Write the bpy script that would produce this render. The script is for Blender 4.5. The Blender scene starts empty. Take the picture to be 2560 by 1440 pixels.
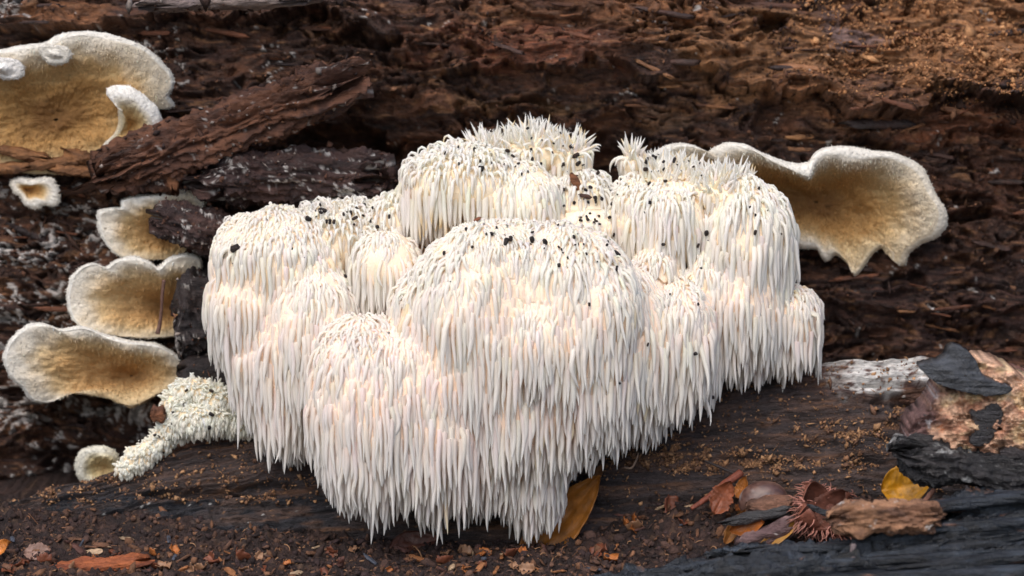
import bpy, math, random
import numpy as np
from mathutils import Vector, Euler, Matrix

# ------------------------------------------------------------------ camera, sky, sun, exposure
# Design unit: 1 P = 0.16 mm; the picture is 2560 x 1440 P at the plane y = 0.
S = 0.00016
DIST = 7200.0
TILT = math.radians(9.0)
sc = bpy.context.scene
col = sc.collection
cam_d = bpy.data.cameras.new('camera')
cam = bpy.data.objects.new('camera', cam_d)
col.objects.link(cam)
sc.camera = cam
cam.location = (0, -DIST * math.cos(TILT) * S, DIST * math.sin(TILT) * S)
cam.rotation_euler = (math.radians(90) - TILT, 0, 0)
cam_d.sensor_width = 36
cam_d.lens = 36 * DIST / 2560
cam_d.clip_start = 0.02
cam_d.clip_end = 500
cam_d.dof.use_dof = True
cam_d.dof.focus_distance = (DIST - 130) * S
cam_d.dof.aperture_fstop = 9.0

SUN_EL, SUN_AZ = math.radians(54), math.radians(-22)     # azimuth measured from the camera side, towards the left
world = bpy.data.worlds.new('World')
sc.world = world
world.use_nodes = True
wn = world.node_tree
bg = wn.nodes['Background']
sky = wn.nodes.new('ShaderNodeTexSky')
sky.sky_type = 'NISHITA'
sky.sun_disc = False
sky.sun_elevation = SUN_EL
sky.sun_rotation = math.radians(180) - SUN_AZ
sky.air_density = 1.0
sky.dust_density = 3.0
wn.links.new(sky.outputs[0], bg.inputs[0])
bg.inputs[1].default_value = 0.13
sun_d = bpy.data.lights.new('sun', 'SUN')
sun_d.energy = 1.3
sun_d.angle = math.radians(70)
sun_d.color = (1.0, 0.96, 0.92)
sun = bpy.data.objects.new('sun', sun_d)
col.objects.link(sun)
sdir = Vector((math.sin(SUN_AZ) * math.cos(SUN_EL), -math.cos(SUN_AZ) * math.cos(SUN_EL), math.sin(SUN_EL)))
sun.rotation_euler = sdir.to_track_quat('Z', 'Y').to_euler()
sun.location = sdir * 3
sc.view_settings.view_transform = 'Standard'
sc.view_settings.look = 'None'
sc.view_settings.exposure = 0.63
sc.view_settings.gamma = 1.0
sc.view_settings.use_curve_mapping = False
sc.render.engine = 'CYCLES'
sc.cycles.use_denoising = True
sc.cycles.max_bounces = 10
sc.cycles.diffuse_bounces = 7
sc.cycles.transmission_bounces = 6

rng = np.random.default_rng(11)
random.seed(5)

# ------------------------------------------------------------------ helpers: projection, noise, colour, meshes
ca, sa = math.cos(TILT), math.sin(TILT)
CY, CZ = -DIST * ca, DIST * sa


def at(px, py, y):
    """point (in P) on the plane y = const that stands at picture place px, py"""
    a = (np.asarray(px, float) - 1280) / DIST
    b = (720 - np.asarray(py, float)) / DIST
    dy = ca + b * sa
    dz = -sa + b * ca
    t = (np.asarray(y, float) - CY) / dy
    return np.stack(np.broadcast_arrays(a * t, CY + dy * t, CZ + dz * t), -1)


def pix(p):
    p = np.asarray(p, float)
    x, y, z = p[..., 0], p[..., 1] - CY, p[..., 2] - CZ
    f = y * ca - z * sa
    u = y * sa + z * ca
    return 1280 + x / f * DIST, 720 - u / f * DIST


def _hash(ix, iy, iz, seed):
    h = (ix.astype(np.int64) * 374761393 + iy.astype(np.int64) * 668265263 + iz.astype(np.int64) * 2147483647 + seed * 1274126177) & 0xFFFFFFFF
    h = ((h ^ (h >> 13)) * 1274126177) & 0xFFFFFFFF
    h = ((h ^ (h >> 16)) * 2246822519) & 0xFFFFFFFF
    return h ^ (h >> 15)


def n2(x, y, seed=0):
    x = np.asarray(x, float); y = np.asarray(y, float)
    x, y = np.broadcast_arrays(x, y)
    ix, iy = np.floor(x), np.floor(y)
    fx, fy = x - ix, y - iy
    u = fx * fx * fx * (fx * (fx * 6 - 15) + 10)
    v = fy * fy * fy * (fy * (fy * 6 - 15) + 10)
    zz = np.zeros_like(ix)

    def g(ox, oy):
        h = _hash(ix + ox, iy + oy, zz, seed)
        a = (h & 0xFFFF) * (2 * math.pi / 65536)
        return np.cos(a) * (fx - ox) + np.sin(a) * (fy - oy)
    a = g(0, 0); b = g(1, 0); c = g(0, 1); d = g(1, 1)
    return 1.4 * ((a + (b - a) * u) * (1 - v) + (c + (d - c) * u) * v)


def n3(x, y, z, seed=0):
    x, y, z = np.broadcast_arrays(np.asarray(x, float), np.asarray(y, float), np.asarray(z, float))
    ix, iy, iz = np.floor(x), np.floor(y), np.floor(z)
    fx, fy, fz = x - ix, y - iy, z - iz
    q = lambda f: f * f * f * (f * (f * 6 - 15) + 10)
    u, v, w = q(fx), q(fy), q(fz)

    def g(ox, oy, oz):
        h = _hash(ix + ox, iy + oy, iz + oz, seed)
        gx = ((h & 1023) / 511.5) - 1
        gy = (((h >> 10) & 1023) / 511.5) - 1
        gz = (((h >> 20) & 1023) / 511.5) - 1
        return gx * (fx - ox) + gy * (fy - oy) + gz * (fz - oz)
    l = lambda a, b, t: a + (b - a) * t
    x00 = l(g(0, 0, 0), g(1, 0, 0), u); x10 = l(g(0, 1, 0), g(1, 1, 0), u)
    x01 = l(g(0, 0, 1), g(1, 0, 1), u); x11 = l(g(0, 1, 1), g(1, 1, 1), u)
    return 1.3 * l(l(x00, x10, v), l(x01, x11, v), w)


def fbm2(x, y, o=4, seed=0):
    r, a = 0, 1.0
    for i in range(o):
        r = r + a * n2(x * 2 ** i, y * 2 ** i, seed + i * 17)
        a *= .5
    return r


def fbm3(x, y, z, o=4, seed=0):
    r, a = 0, 1.0
    for i in range(o):
        r = r + a * n3(x * 2 ** i, y * 2 ** i, z * 2 ** i, seed + i * 17)
        a *= .5
    return r


def cells(x, y, seed=0):
    """distance to the nearest cell border (0 at a crack) and a random value per cell"""
    ix, iy = np.floor(x), np.floor(y)
    f1 = np.full(x.shape, 9.0); f2 = f1.copy(); idv = np.zeros(x.shape)
    zz = np.zeros_like(ix)
    for ox in (-1, 0, 1):
        for oy in (-1, 0, 1):
            h = _hash(ix + ox, iy + oy, zz, seed)
            px_ = ix + ox + (h & 1023) / 1023.; py_ = iy + oy + ((h >> 10) & 1023) / 1023.
            d_ = np.hypot(x - px_, y - py_)
            r_ = ((h >> 20) & 1023) / 1023.
            closer = d_ < f1
            f2 = np.where(closer, f1, np.minimum(f2, d_))
            idv = np.where(closer, r_, idv)
            f1 = np.where(closer, d_, f1)
    return f2 - f1, idv


def sstep(a, b, x):
    t = np.clip((np.asarray(x, float) - a) / (b - a), 0, 1)
    return t * t * (3 - 2 * t)


def lin(*c):
    """sRGB 0..255 -> linear"""
    c = np.array(c, float) / 255
    return np.where(c <= .04045, c / 12.92, ((c + .055) / 1.055) ** 2.4)


def mixc(a, b, t):
    t = np.asarray(t, float)[..., None]
    return a * (1 - t) + b * t


def interp(x, pts):
    return np.interp(x, [p[0] for p in pts], [p[1] for p in pts])


def link(name, me, parent=None, origin=None):
    o = bpy.data.objects.new(name, me)
    col.objects.link(o)
    if parent is not None:
        o.parent = parent
    if origin is not None:
        o.location = Vector(origin) * S
    return o


def mesh(name, V, F, mat, parent=None, cols=None, origin=(0, 0, 0), smooth=True, porigin=(0, 0, 0)):
    """V in P (world); origin: where the object's own origin stands; porigin: its parent's"""
    V = np.asarray(V, float).reshape(-1, 3)
    origin = np.asarray(origin, float)
    me = bpy.data.meshes.new(name)
    fill_mesh(me, (V - origin) * S, F, cols, smooth)
    me.materials.append(mat)
    return link(name, me, parent, origin - np.asarray(porigin, float))


def fill_mesh(me, V, F, cols, smooth):
    if isinstance(F, np.ndarray):
        F = F.astype(np.int32)
        n, k = F.shape
        me.vertices.add(len(V)); me.vertices.foreach_set('co', V.astype(np.float32).ravel())
        me.loops.add(n * k); me.loops.foreach_set('vertex_index', F.ravel())
        me.polygons.add(n)
        me.polygons.foreach_set('loop_start', np.arange(0, n * k, k, dtype=np.int32))
        me.polygons.foreach_set('loop_total', np.full(n, k, dtype=np.int32))
        me.update(calc_edges=True)
    else:
        me.from_pydata(V.tolist(), [], F)
        me.update()
    if smooth:
        me.polygons.foreach_set('use_smooth', np.ones(len(me.polygons), dtype=bool))
    if cols is not None:
        ca_ = me.color_attributes.new('Col', 'FLOAT_COLOR', 'POINT')
        c = np.ones((len(V), 4), np.float32)
        c[:, :3] = np.asarray(cols).reshape(-1, 3)
        ca_.data.foreach_set('color', c.ravel())
    me.validate()


def grid_faces(nu, nv, wrap_u=False):
    """verts indexed [v*nu + u]"""
    uu = np.arange(nu if wrap_u else nu - 1)
    vv = np.arange(nv - 1)
    U, Vv = np.meshgrid(uu, vv)
    U2 = (U + 1) % nu
    return np.stack([Vv * nu + U, Vv * nu + U2, (Vv + 1) * nu + U2, (Vv + 1) * nu + U], -1).reshape(-1, 4)


def tag(o, label=None, cat=None, group=None, kind=None):
    if label: o['label'] = label
    if cat: o['category'] = cat
    if group: o['group'] = group
    if kind: o['kind'] = kind
    return o


def empty(name, p):
    o = bpy.data.objects.new(name, None)
    o.empty_display_size = 0.01
    col.objects.link(o)
    o.location = Vector(p) * S
    return o


# ------------------------------------------------------------------ materials
def mat_vcol(name, rough=.75, spec=.3, bump=1.5, bscale=(14, 14, 5), var=.35, vscale=(20, 20, 9), fine=3.0, sss=0, trans=0, wet=0.0):
    """surface colour from the mesh's own 'Col' colour, varied and roughened by noise; scales are feature sizes in P along x, y, z"""
    m = bpy.data.materials.new(name)
    m.use_nodes = True
    t = m.node_tree
    N = t.nodes
    b = N['Principled BSDF']
    at_ = N.new('ShaderNodeVertexColor'); at_.layer_name = 'Col'
    tc = N.new('ShaderNodeTexCoord')

    def noise(sc3, detail, rough_=.6):
        mp = N.new('ShaderNodeMapping')
        mp.inputs['Scale'].default_value = [1 / (S * s) for s in sc3]
        t.links.new(tc.outputs['Object'], mp.inputs[0])
        n = N.new('ShaderNodeTexNoise')
        n.inputs['Scale'].default_value = 1
        n.inputs['Detail'].default_value = detail
        n.inputs['Roughness'].default_value = rough_
        t.links.new(mp.outputs[0], n.inputs['Vector'])
        return n
    nv = noise(vscale, 4)
    mr = N.new('ShaderNodeMapRange')
    mr.inputs[1].default_value = .3; mr.inputs[2].default_value = .7
    mr.inputs[3].default_value = 1 - var; mr.inputs[4].default_value = 1 + var
    t.links.new(nv.outputs[0], mr.inputs[0])
    mul = N.new('ShaderNodeVectorMath'); mul.operation = 'SCALE'
    t.links.new(at_.outputs[0], mul.inputs[0])
    t.links.new(mr.outputs[0], mul.inputs['Scale'])
    t.links.new(mul.outputs[0], b.inputs['Base Color'])
    nb = noise(bscale, 5, .65)
    nf = noise([fine] * 3, 2)
    add = N.new('ShaderNodeMath'); add.operation = 'MULTIPLY_ADD'
    add.inputs[1].default_value = .5
    t.links.new(nf.outputs[0], add.inputs[0]); t.links.new(nb.outputs[0], add.inputs[2])
    bp = N.new('ShaderNodeBump')
    bp.inputs['Strength'].default_value = 1.0
    bp.inputs['Distance'].default_value = bump * S * 4
    t.links.new(add.outputs[0], bp.inputs['Height'])
    t.links.new(bp.outputs[0], b.inputs['Normal'])
    b.inputs['Roughness'].default_value = rough
    if wet:
        mw = N.new('ShaderNodeMapRange')
        mw.inputs[1].default_value = .4; mw.inputs[2].default_value = .65
        mw.inputs[3].default_value = rough; mw.inputs[4].default_value = wet
        nw = noise([v * 3 for v in vscale], 3)
        t.links.new(nw.outputs[0], mw.inputs[0]); t.links.new(mw.outputs[0], b.inputs['Roughness'])
    b.inputs['Specular IOR Level'].default_value = spec
    if sss:
        b.inputs['Subsurface Weight'].default_value = sss
        b.inputs['Subsurface Radius'].default_value = (1, .55, .35)
        b.inputs['Subsurface Scale'].default_value = 9 * S
    if trans:
        tr = N.new('ShaderNodeBsdfTranslucent')
        t.links.new(mul.outputs[0], tr.inputs[0])
        mx = N.new('ShaderNodeMixShader'); mx.inputs[0].default_value = trans
        t.links.new(b.outputs[0], mx.inputs[1]); t.links.new(tr.outputs[0], mx.inputs[2])
        t.links.new(mx.outputs[0], N['Material Output'].inputs[0])
    return m


M_WALL = mat_vcol('rotten_wood', .62, .35, 3.0, (22, 14, 8), .5, (30, 18, 10), 5, wet=.38)
M_SLAB = mat_vcol('weathered_wood', .6, .35, 2.8, (22, 12, 6), .45, (30, 14, 7), 5, wet=.42)
M_CHUNK = mat_vcol('wood_chunk', .62, .35, 2.0, (30, 14, 7), .35, (36, 18, 9), 3.5, wet=.42)
M_CHAR = mat_vcol('charred_wood', .46, .5, 2.4, (60, 14, 7), .4, (60, 20, 9), 5, wet=.3)
M_SOIL = mat_vcol('soil', .8, .25, 2.6, (10, 10, 10), .45, (16, 16, 16), 3.0, wet=.5)
M_CRUMB = mat_vcol('crumbs', .8, .25, 1.2, (8, 8, 8), .3, (12, 12, 12), 3.0)
M_SPINE = mat_vcol('fungus_spine', .42, .35, .12, (14, 14, 40), .03, (40, 40, 90), 6, trans=.42)
M_FLESH = mat_vcol('fungus_flesh', .55, .3, .5, (9, 9, 9), .1, (40, 40, 40), 4)
M_BRACKET = mat_vcol('bracket_fungus', .6, .25, 1.1, (8, 8, 8), .16, (10, 10, 10), 4.5, trans=.12)
M_LEAF = mat_vcol('dead_leaf', .45, .4, .5, (18, 18, 18), .3, (22, 22, 22), 4, wet=.3, trans=.25)
M_HUSK = mat_vcol('nut_husk', .55, .35, .6, (9, 9, 9), .25, (14, 14, 14), 4)
M_PELLET = mat_vcol('frass', .7, .3, .6, (4, 4, 4), .3, (8, 8, 8), 2)
M_TWIG = mat_vcol('twig', .5, .35, .8, (8, 8, 8), .3, (14, 14, 14), 3)

# ------------------------------------------------------------------ ground
Z0 = float(at(1280, 1388, -150)[2])
BANK = [(-3000, 60), (0, 62), (400, 66), (650, 42), (900, 12), (1300, 4), (1480, 40), (1700, 95), (2000, 115), (2560, 120), (5000, 110)]


def ground_h(x, y):
    x = np.asarray(x, float); y = np.asarray(y, float)
    b = interp(x + 1280, BANK)
    h = Z0 + b * sstep(-330, 40, y)
    h = h + 16 * fbm2(x / 150, y / 110, 3, 3) * sstep(-60000, -3000, -np.abs(x) - np.abs(y))
    return h


def ground_at(px, py):
    lo, hi = -1200.0, 200.0
    for _ in range(40):
        m = (lo + hi) / 2
        p = at(px, py, m)
        if p[2] > ground_h(p[0], p[1]): lo = m
        else: hi = m
    p = at(px, py, lo)
    return p


def spread(a, b, step, far, n):
    """a..b in even steps, then ever longer steps out to far on both sides"""
    core = np.arange(a, b + step / 2, step)
    g = np.geomspace(step, far, n)
    out = np.cumsum(g) * (far / np.cumsum(g)[-1])
    return np.concatenate([(a - out)[::-1], core, b + out])


gx = spread(-1500, 1500, 7, 180000, 24)
gy = spread(-620, 160, 5.6, 180000, 22)
GX, GY = np.meshgrid(gx, gy)
near = sstep(-3000, -1700, -np.abs(GX)) * sstep(-2600, -900, -np.abs(GY))
GZ = ground_h(GX, GY)
cr = np.abs(fbm2(GX / 26, GY / 26, 3, 40))
cl = np.abs(n2(GX / 11, GY / 11, 45))
GZ = GZ + near * (18 * (cr - .3) + 9 * cl + 4 * n2(GX / 7, GY / 7, 48))
GZ = np.where(near < .02, Z0 - 6 + 0 * GZ, GZ)
soil = mixc(lin(46, 36, 34), lin(68, 51, 46), sstep(-.3, .5, fbm2(GX / 90, GY / 60, 3, 51)))
soil = mixc(soil, lin(104, 80, 62), sstep(.25, .6, fbm2(GX / 30, GY / 22, 3, 57)) * .5)
soil = mixc(soil, lin(38, 30, 29), sstep(.05, .5, fbm2(GX / 60, GY / 40, 3, 63)) * .7)
gro = mesh('ground', np.stack([GX, GY, GZ], -1), grid_faces(len(gx), len(gy)), M_SOIL, cols=soil)
tag(gro, 'dark crumbly forest soil in front of the log', kind='structure')

# ------------------------------------------------------------------ the rotten log: back wall
YW = 380.0


def ledge(u, v, pts, amount, fall, rough=6, seed=0):
    """wood stands proud above a broken lower edge v = f(u) and cuts back below it"""
    f = interp(u, pts) + rough * fbm2(u / 40, u * 0 + seed * 3.7, 3, seed) * 2
    a = sstep(pts[0][0], pts[0][0] + 60, u) * sstep(-pts[-1][0], -pts[-1][0] + 60, -u)
    d = f - v
    return np.where(d > 0, np.exp(-np.maximum(d, 0) / fall), sstep(-5, 0, d)) * a * amount


def wall_fields(u0, v0):
    # wavering layers
    u = u0 + 46 * fbm2(u0 / 170, v0 / 110, 3, 91)
    v = v0 + 30 * fbm2(u0 / 210, v0 / 90, 3, 92)
    busy = np.clip(.5 + 1.1 * fbm2(u0 / 260, v0 / 120, 3, 95), .08, 1.3)
    o = 60 * fbm2(u / 700, v / 300, 2, 101)
    # layers of wood: each slopes out downward then breaks back
    for hgt, amp, sd in ((170, 44, 5), (74, 26, 6), (31, 11, 7)):
        ph = v / hgt + 1.9 * fbm2(u / (hgt * 5), v / (hgt * 2.2), 3, sd)
        saw = ph - np.floor(ph)
        k = np.clip(.35 + 1.3 * n2(u / (hgt * 2.4), v / hgt, sd + 30), 0, 1.5)
        o = o - amp * k * np.where(saw < .88, saw / .88, (1 - saw) / .12)
    # cubes and slivers of brown-rotted wood between cracks
    for (cu, cv, amp, sd) in ((190, 36, 20, 61), (84, 17, 11, 62), (30, 10, 6, 63)):
        fd, idv = cells(u / cu + .4 * n2(u / cu, v / cv, sd + 3), v / cv, sd)
        o = o - amp * busy * (idv - .5) + amp * .7 * sstep(.16, .0, fd) * busy
    o = o - 11 * fbm2(u / 110, v / 20, 4, 120)
    o = o - busy * (5 * np.abs(n2(u / 34, v / 9, 131)) + 5 * n2(u / 11, v / 8, 133) + 3 * n2(u / 7, v / 6, 134))
    o = o - 6 * np.abs(n2(u / 150, v / 9, 136)) - 4 * n2(u / 60, v / 5, 137)
    pit = sstep(.3, .55, n2(u / 46, v / 19, 140) + .35 * n2(u / 15, v / 9, 141))
    o = o + 34 * sstep(.42, .6, n2(u / 21, v / 10, 143) + .3 * n2(u / 8, v / 6, 144)) * busy
    o = o + 40 * pit * np.clip(.3 + busy, 0, 1)
    # the hollow the fungus grows from
    o = o + 130 * sstep(380, 760, u0) * sstep(1900, 1500, u0) * np.exp(-((v0 - 440) / 150) ** 2)
    # big forms
    o = o - ledge(u, v, [(1060, 205), (1150, 182), (1300, 172), (1480, 176), (1580, 186), (1700, 210)], 75, 110, 7, 1)
    o = o - ledge(u, v, [(1690, 150), (1800, 205), (1960, 258), (2120, 280), (2400, 262), (2900, 270)], 120, 90, 9, 2)
    o = o - ledge(u, v, [(1960, 330), (2150, 350), (2300, 372), (2500, 330), (2900, 340)], 45, 60, 7, 3)
    o = o - ledge(u, v, [(-300, 40), (100, 66), (300, 60), (480, 40), (700, 25), (860, 60), (1000, 130)], 80, 80, 8, 4)
    o = o - ledge(u, v, [(560, 300), (760, 322), (960, 322), (1060, 345), (1300, 330), (1500, 300), (1650, 320)], 30, 50, 6, 5)
    o = o - ledge(u, v, [(-300, 660), (0, 655), (200, 690), (330, 700)], 40, 60, 7, 6)
    o = o - ledge(u, v, [(2000, 760), (2200, 790), (2500, 770), (2900, 770)], 36, 60, 7, 7)
    # the top right leans back, covered in wood dust
    lean = sstep(1650, 2000, u) * np.clip(250 - v, 0, 2000)
    o = o + .55 * lean
    o = o + .12 * np.clip(120 - v, 0, 2000) * (1 - sstep(1650, 2000, u))
    # hollows
    for (pu, pv, ru, rv, dp) in ((1950, 60, 62, 24, 130), (2420, 545, 46, 26, 100), (790, 44, 28, 20, 90), (900, 105, 90, 20, 80), (2180, 372, 70, 14, 70), (2050, 505, 200, 90, 110), (150, 300, 190, 100, 80),
                                 (860, 345, 130, 42, 120), (1330, 250, 70, 14, 50), (2330, 250, 60, 16, 60), (540, 620, 200, 200, 60), (240, 1090, 160, 110, 80),
                                 (60, 1190, 220, 70, 60), (1500, 470, 160, 120, 60), (2380, 480, 40, 12, 50), (2480, 230, 50, 14, 60), (1640, 250, 40, 14, 50),
                                 (1180, 300, 50, 16, 45), (2260, 700, 60, 18, 50), (2450, 820, 70, 16, 50), (2140, 850, 80, 20, 50), (180, 745, 60, 14, 40)):
        wob = 1 + .5 * fbm2(u / 40 + pu, v / 22, 2, 150)
        d = ((u - pu) / ru) ** 2 + ((v - pv) / rv) ** 2
        o = o + dp * sstep(1.3, .55, d * wob)
    grain = np.clip(1 - v / 290, 0, 1) * sstep(1750, 2050, u)
    o = o - grain * (7 * np.abs(n2(u / 13, v / 11, 160)) + 5 * np.abs(n2(u / 6, v / 6, 161)))
    # ---------- colour of the wood itself
    c = mixc(lin(70, 46, 36), lin(104, 68, 48), sstep(-.35, .5, fbm2(u / 160, v / 40, 4, 201)))
    c = mixc(c, lin(52, 32, 27), sstep(.0, .55, fbm2(u / 120, v / 30, 4, 203)) * .8)
    def blob(pu, pv, ru, rv, w=1.0):
        d = np.sqrt(((u - pu) / ru) ** 2 + ((v - pv) / rv) ** 2) + .45 * fbm2(u / 130, v / 55, 3, int(pu + 7 * pv) % 997)
        return w * sstep(1.1, .55, d)
    red, orange, tan, dusty = lin(116, 68, 46), lin(134, 88, 56), lin(150, 112, 78), lin(168, 118, 78)
    c = mixc(c, red, blob(1340, 120, 330, 75, .9))
    c = mixc(c, orange, blob(1700, 60, 260, 90, .75))
    c = mixc(c, orange, blob(1420, 30, 360, 60, .5))
    c = mixc(c, tan, blob(1210, 252, 90, 20, .6)); c = mixc(c, tan, blob(1420, 258, 110, 18, .6))
    c = mixc(c, lin(150, 116, 92), blob(1650, 300, 80, 36, .75))
    c = mixc(c, orange, blob(200, 45, 140, 34, .8))
    c = mixc(c, lin(156, 110, 72), blob(1950, 140, 300, 130, .8))
    c = mixc(c, dusty, blob(2420, 90, 330, 150, 1.0))
    c = mixc(c, lin(128, 104, 100), blob(2130, 80, 90, 50, .85))
    c = mixc(c, orange, blob(2000, 240, 110, 40, .7)); c = mixc(c, orange, blob(2130, 290, 200, 60, .5))
    c = mixc(c, lin(116, 68, 42), blob(2420, 330, 240, 60, .8))
    c = mixc(c, lin(84, 50, 34), blob(2440, 480, 200, 90, .7))
    c = mixc(c, lin(60, 40, 36), blob(2350, 760, 420, 110, .75))
    # pale threads and crusts of mould, thick low on the left
    c = c * .72
    stk = fbm2(u / 130, v / 7, 4, 241)
    c = c * np.clip(1 + .75 * stk, .3, 2)[..., None]
    c = mixc(c, lin(150, 108, 74), sstep(.45, .9, fbm2(u / 70, v / 9, 4, 243) + .3 * busy) * .55)
    mk = .3 * sstep(1000, 300, u) + .62 * sstep(560, 150, u) * sstep(380, 640, v) * sstep(1130, 1040, v) + .32 * sstep(520, 720, u) * sstep(1000, 800, u) * sstep(330, 380, v) * sstep(520, 470, v) + .14
    fl = .75 * fbm2(u / 17, v / 11, 3, 221) + .55 * fbm2(u / 60, v / 34, 3, 223)
    fl = fl + .55 * fbm2(u / 150, v / 90, 3, 224) - .1
    mould = sstep(.86, 1.0, fl + mk * .75)
    c = mixc(c, lin(196, 190, 184), mould * .8)
    c = mixc(c, lin(104, 80, 66), sstep(.35, .7, n2(u / 24, v / 8, 231) + .5 * n2(u / 9, v / 5, 232)) * .45)
    o = o - 5 * mould
    return o, c


wu = spread(-170, 2730, 4.6, 26000, 18)
wv_core = np.arange(-60, 1330, 4.3)
U, Vv = np.meshgrid(wu, wv_core)
off, wc = wall_fields(np.clip(U, -4000, 6600), Vv)
B = at(U, Vv, YW)
damp = sstep(30000, 3000, np.abs(U))
WX, WY, WZ = B[..., 0], YW + off * damp, B[..., 2] - .25 * off * damp
# the log's rounded top and far side, out of the picture
arc = np.linspace(0, 1, 26)[1:]
R = 1750.0
tx, ty, tz, tcs = [], [], [], []
for a in arc[::-1]:
    th = a * math.pi * .98
    k = np.clip(a * 6, 0, 1)
    yb = WY[0] * (1 - k) + (YW + 220) * k
    ext = 12 * fbm2(WX[0] / 200, WX[0] * 0 + a * 9, 3, 77) * 2
    tx.append(WX[0]); ty.append(yb + R * (1 - math.cos(th)) * .75 + ext); tz.append(WZ[0] + R * .42 * math.sin(th) - a ** 3 * 1500)
    tcs.append(wc[0] * .9)
WX = np.vstack([np.array(tx), WX]); WY = np.vstack([np.array(ty), WY]); WZ = np.vstack([np.array(tz), WZ])
wc = np.concatenate([np.array(tcs), wc], 0)
log_o = np.array([0, YW + 200, Z0])
log = empty('rotten_log', log_o)
tag(log, 'large rotten brown log with crumbling layered wood behind the fungi', 'log')
mesh('heartwood', np.stack([WX, WY, WZ], -1), grid_faces(len(wu), WX.shape[0]), M_WALL, log, wc, log_o, porigin=log_o)


def wall_y(px, py):
    """depth of the wall's surface near a picture place"""
    o, _ = wall_fields(np.array([[float(px)]]), np.array([[float(py)]]))
    return YW + float(o[0, 0])


# lower lip of the log: dark weathered sapwood, top edge dipping to the left
EDGE = [(-9000, 1330), (-300, 1290), (0, 1262), (200, 1206), (420, 1138), (640, 1086), (1000, 1010), (1500, 950), (1880, 912), (2300, 900), (2560, 925), (3200, 930), (9000, 960)]
su = spread(-150, 2710, 5.8, 22000, 14)
s1 = np.linspace(0, .22, 24, endpoint=False)
s2 = np.linspace(.22, 1, 130)
sp = np.concatenate([s1, s2])
SU, SP = np.meshgrid(su, sp)
edge_v = interp(SU, EDGE) + 7 * fbm2(SU / 90, SU * 0 + 2.2, 3, 301)
YE = 120.0
EP = at(SU, edge_v, YE)
bottom = Z0 - 60
t = np.clip((SP - .22) / .78, 0, 1)
tb = np.clip(SP / .22, 0, 1)
front_y = YE + (-70 - YE) * (t ** .8)
SY = np.where(SP < .22, YW + 90 + (YE - YW - 90) * tb, front_y)
SZ = np.where(SP < .22, EP[..., 2] - 70 * (1 - tb) ** .7 - 3, EP[..., 2] + (bottom - EP[..., 2]) * t ** 1.15 - 26 * (1 - np.exp(-t * 18)) * 0)
# grain, cracks, steps that follow the length of the log
gl = SP * 560
d = 16 * fbm2(SU / 420, gl / 60, 3, 311) + 9 * fbm2(SU / 260, gl / 20, 3, 313) + 5 * np.abs(n2(SU / 120, gl / 8, 316)) + 3.2 * n2(SU / 24, gl / 7, 317) + 2.2 * n2(SU / 9, gl / 5, 318) - 10 * sstep(.28, .5, n2(SU / 150, gl / 9, 319)) + 6 * fbm2(SU / 70, gl / 11, 3, 320)
for hgt, amp, sd in ((70, 16, 321), (30, 8, 322)):
    ph = gl / hgt + 1.1 * fbm2(SU / (hgt * 9), gl / (hgt * 3), 2, sd)
    saw = ph - np.floor(ph)
    d = d + amp * np.clip(.3 + n2(SU / (hgt * 5), gl / hgt, sd + 5), 0, 1) * np.where(saw < .85, saw / .85, (1 - saw) / .15)
_, sv = pix(np.stack([EP[..., 0], SY, SZ], -1))
for (pu, pv, ru, rv, dp) in ((500, 1236, 130, 13, 42), (690, 1225, 110, 20, 40), (2240, 1000, 60, 14, 34), (2300, 1010, 90, 22, 26), (2270, 968, 110, 8, 20), (1940, 985, 60, 9, 18), (2050, 1105, 40, 10, 20), (1700, 1270, 300, 26, 30)):
    q = ((SU - pu) / ru) ** 2 + ((sv - pv) / rv) ** 2
    d = d - dp * sstep(1.3, .5, q * (1 + .5 * fbm2(SU / 50, sv / 16, 2, 331)))
rugged = sstep(2160, 2260, SU) * sstep(2480, 2380, SU) * sstep(940, 965, sv) * sstep(1060, 1035, sv)
d = d + rugged * (16 * np.abs(fbm2(SU / 50, sv / 12, 3, 341)))
lowleft = sstep(900, 700, SU) * sstep(1225, 1260, sv)
d = d + lowleft * (12 * fbm2(SU / 30, gl / 22, 3, 343) + 5 * np.abs(n2(SU / 9, gl / 9, 344)))
SYd = SY - d * .75
SZd = SZ + d * .45
c = mixc(lin(62, 53, 52), lin(80, 63, 56), sstep(-.4, .5, fbm2(SU / 300, gl / 30, 4, 351)))
c = mixc(c, lin(44, 38, 38), sstep(.0, .55, fbm2(SU / 200, gl / 22, 4, 353)) * .8)
c = mixc(c, lin(128, 88, 58), sstep(.25, .7, fbm2(SU / 220, gl / 16, 4, 355)) * .45)
c = mixc(c, lin(112, 74, 60), sstep(1900, 2200, SU) * sstep(1010, 930, sv) * .6)
wm = sstep(2060, 2140, SU + 40 * fbm2(SU / 60, sv / 30, 3, 361)) * sstep(2345, 2300, SU) * sstep(1002, 965, sv + 30 * fbm2(SU / 70, sv / 30, 3, 362) + .12 * (SU - 2150))
wm = np.maximum(wm, .75 * sstep(1960, 2000, SU) * sstep(2320, 2290, SU) * sstep(922, 912, sv + 6 * n2(SU / 30, sv / 9, 364)))
wm = wm * sstep(-.35, .05, fbm2(SU / 26, sv / 12, 4, 363) + .5 * wm - .25)
c = mixc(c, lin(214, 211, 206), wm * .9)
blk = sstep(1000, 800, SU) * sstep(1210, 1250, sv) * sstep(.0, .35, fbm2(SU / 130, sv / 40, 3, 371) + .15)
c = mixc(c, lin(34, 36, 42), blk * .85)
fle = sstep(.62, .8, n2(SU / 14, sv / 8, 381) + .5 * n2(SU / 6, sv / 5, 382)) * .7
c = mixc(c, lin(160, 116, 78), fle * sstep(-.2, .3, n2(SU / 120, sv / 50, 383)))
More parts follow.
